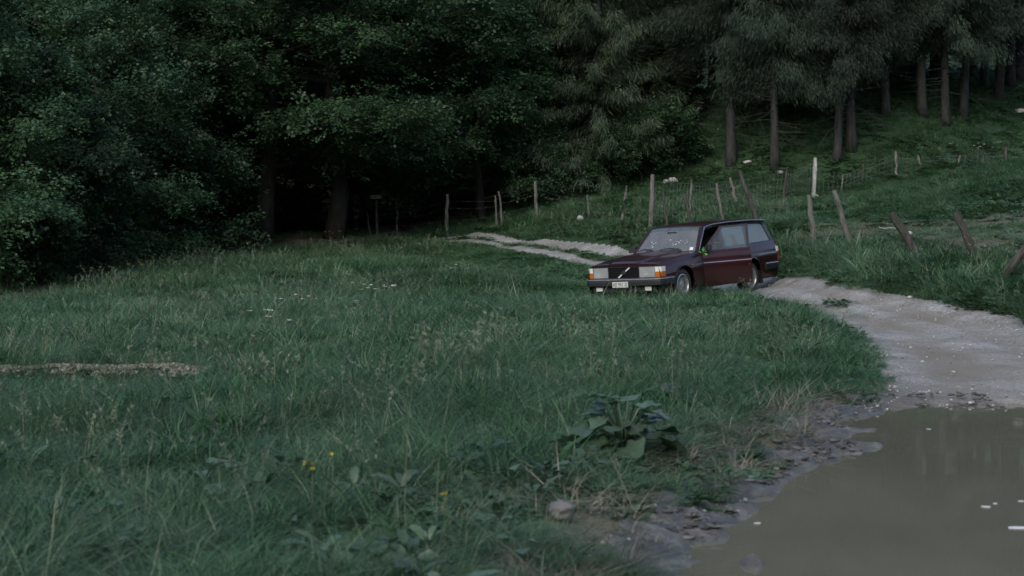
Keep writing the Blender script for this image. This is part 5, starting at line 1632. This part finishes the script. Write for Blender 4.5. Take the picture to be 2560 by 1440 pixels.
# wheels
for x, hz in ((HX, FRONT_HUB_Z), (-HX, REAR_HUB_Z)):
    for sg in (1, -1):
        c = (0, 0, 0); yc = .71
        w = empty('wheel', (x, sg * yc, hz)); w.parent = car
        w.rotation_euler = (0, g.uniform(0, 6.28), 0)
        mb = MB(); mb.lathe([(.205, .085), (.235, .098), (.285, .100), (.305, .088), (.312, .06), (.312, -.06), (.30, -.09), (.20, -.095)], c, 'y', 40, sg)
        mb.build('tyre', M['tyre'], w, True)
        mb = MB(); mb.lathe([(.212, .07), (.210, .096), (.196, .100), (.190, .085), (.182, .045), (.180, -.05)], c, 'y', 40, sg)
        mb.lathe([(.0, .072), (.045, .074), (.060, .066), (.065, .05)], c, 'y', 20, sg)
        for k in range(20):                                          # many-spoked alloy
            a0 = 2 * math.pi * k / 20; wdt = .055
            Pp = []
            for rr, oo, ww_ in ((.055, .066, .30), (.12, .062, wdt * 1.9), (.192, .085, wdt * 1.5)):
                for s_ in (-1, 1):
                    aa = a0 + s_ * ww_ * .5
                    Pp.append((rr * math.cos(aa), sg * oo, rr * math.sin(aa)))
            Pb = [(p[0], p[1] - sg * .02, p[2]) for p in Pp]
            mb.add(Pp + Pb, [(0, 2, 3, 1), (2, 4, 5, 3), (0, 6, 8, 2), (2, 8, 10, 4), (1, 3, 9, 7), (3, 5, 11, 9)])
        mb.build('rim', M['alloy'], w)
        mb = MB(); mb.lathe([(.0, .02), (.18, .02)], c, 'y', 24, sg); mb.build('brake_disc', M['rubber'], w)
# cabin
def seat(y):
    mb = MB(); mb.box((-.05, y, .44), (.50, .50, .16), taper=.94); mb.box((-.36, y, .74), (.14, .48, .54), Matrix.Rotation(R(-14), 3, 'Y'), taper=.86)
    s_ = mb.build('front_seat', M['cabin'], car, bevel=.03)
    mb = MB(); mb.box((-.455, y, 1.10), (.09, .28, .19), Matrix.Rotation(R(-10), 3, 'Y'), taper=.85); mb.build('headrest', M['cabin'], s_, bevel=.03)
seat(.36); seat(-.36)
mb = MB(); mb.box((-1.02, 0, .46), (.46, 1.30, .16)); mb.box((-1.28, 0, .72), (.13, 1.30, .50), Matrix.Rotation(R(-12), 3, 'Y')); mb.build('rear_seat', M['cabin'], car, bevel=.03)
mb = MB(); mb.box((.46, 0, .80), (.34, 1.40, .24), taper=.9); mb.build('dashboard', M['cabin'], car, bevel=.03)
mb = MB(); cw = Vector((.13, .36, .86)); ax = Vector((-.9, 0, .42)).normalized(); e1 = Vector((0, 1, 0)); e2 = ax.cross(e1)
mb.tube([cw + (e1 * math.cos(a) + e2 * math.sin(a)) * .185 for a in np.linspace(0, 2 * math.pi, 25)], .013, 6, False)
mb.tube([cw, cw - ax * .25], [.03, .03], 6)
for a in (.3, 2.84, 4.71): mb.tube([cw, cw + (e1 * math.cos(a) + e2 * math.sin(a)) * .18], .012, 5)
mb.build('steering_wheel', M['rubber'], car, True)
mb = MB(); mb.box((.60, 0, .6), (.03, 1.44, .66)); mb.box((-1.9, 0, .52), (1.0, 1.4, .06)); mb.build('bulkhead', M['cabin'], car)
mb = MB(); mb.box((.33, 0, 1.30), (.02, .22, .06)); mb.build('rear_view_mirror', M['rubber'], car, bevel=.01)
# right hand mirror
def mirror(parent, y, x, sg):
    mb = MB(); mb.box((x, y + sg * .10, 1.005), (.075, .17, .115), taper=.9); mb.tube([(x, y, .955), (x, y + sg * .07, .98)], [.02, .025], 6)
    return mb.build('mirror', M['plastic'], parent, bevel=.018)
mirror(car, -.75, .50, -1)
# the open left front door
HINGE = Vector((.60, .842, 0)); OPEN = R(40)
DM = Matrix.Translation(HINGE) @ Matrix.Rotation(-OPEN, 4, 'Z') @ Matrix.Translation(-HINGE)
dxs = np.linspace(.592, -.412, 22); drs = [.06, .12, .20, .28, .36, .44, .52, .60, .66, .70, .76, .84, .90, .95, 1.0]
def dv(x, r, off=0): return (x, side_y(x, r) - off, .205 + (zb(x) - .205) * r)
mb = MB()
mb.grid(lambda u, v: dv(.592 - 1.004 * u, drs[int(round(v * 14))]), 22, 14)
mb.grid(lambda u, v: dv(.592 - 1.004 * u, drs[int(round(v * 14))], .06 if v < .9 else .045), 6, 14, True)
for x in (.592, -.412):
    mb.grid(lambda u, v: dv(x, drs[int(round(v * 14))], (.06 if v < .9 else .045) * u), 1, 14)
mb.grid(lambda u, v: dv(.592 - 1.004 * u, drs[0], .06 * v), 6, 1)
mb.grid(lambda u, v: dv(.592 - 1.004 * u, 1.0, .045 * v), 6, 1)
door = mb.build('front_door', M['paint'], car, True)
mb = MB()
for poly in ([(.585, .925), (.53, .925), (.075, 1.372), (.125, 1.392)], [(.125, 1.392), (.075, 1.365), (-.42, 1.382), (-.455, 1.41)], [(-.36, .93), (-.413, .93), (-.455, 1.41), (-.405, 1.385)],
             [(.56, .925), (.56, .948), (-.40, .948), (-.40, .93)], [(.40, .945), (.375, .945), (.30, 1.165), (.33, 1.14)]):
    side_prism(mb, poly, 1, .03, .004)
mb.build('window_frame', M['plastic'], door)
mb = MB(); side_prism(mb, [(.535, .945), (-.38, .945), (-.42, 1.385), (.08, 1.365)], 1, .005, -.008); mb.build('window', M['clear'], door)
mb = MB(); mb.box((-.28, side_y(-.28, .85) + .012, .80), (.17, .022, .035)); mb.build('handle', M['plastic'], door, bevel=.006)
mb = MB(); mb.lathe([(0, .0), (.012, .0)], (-.36, .862, .62), 'y', 10); mb.build('door_lock', M['chrome'], door)
mb = MB(); mb.tube([(x, side_y(x, .685) + .005, .205 + (zb(x) - .205) * .685) for x in np.linspace(.585, -.405, 9)], .009, 5); mb.build('side_strip', M['chrome'], door, True)
mirror(door, .765, .47, 1)
mb = MB(); mb.box((.05, .775, .60), (.85, .03, .45)); mb.build('door_lining', M['cabin'], door, bevel=.01)
door.matrix_parent_inverse = Matrix.Identity(4)
door.matrix_local = DM
# the bright green sprig at the open door's front corner
root = empty('green_sprig', tuple(CAR_M @ Vector((.50, .80, .90))))
tag(root, 'small bright green sprig of leaves at the open car door below the windscreen pillar', 'sprig')
g = np.random.default_rng(77)
for i in range(9):
    A_ = norm(g.normal(0, 1, 3) + np.array([0, -.5, .8])); S_ = norm(np.cross(A_, g.normal(0, 1, 3)))
    v_, q_ = leaf_quads(g.normal(0, .03, (1, 3)), A_[None], S_[None], .11, .055)
    link('leaf', np_mesh('leaf', v_, q_, [M['green_cloth']], rnd=[g.random()]), root)
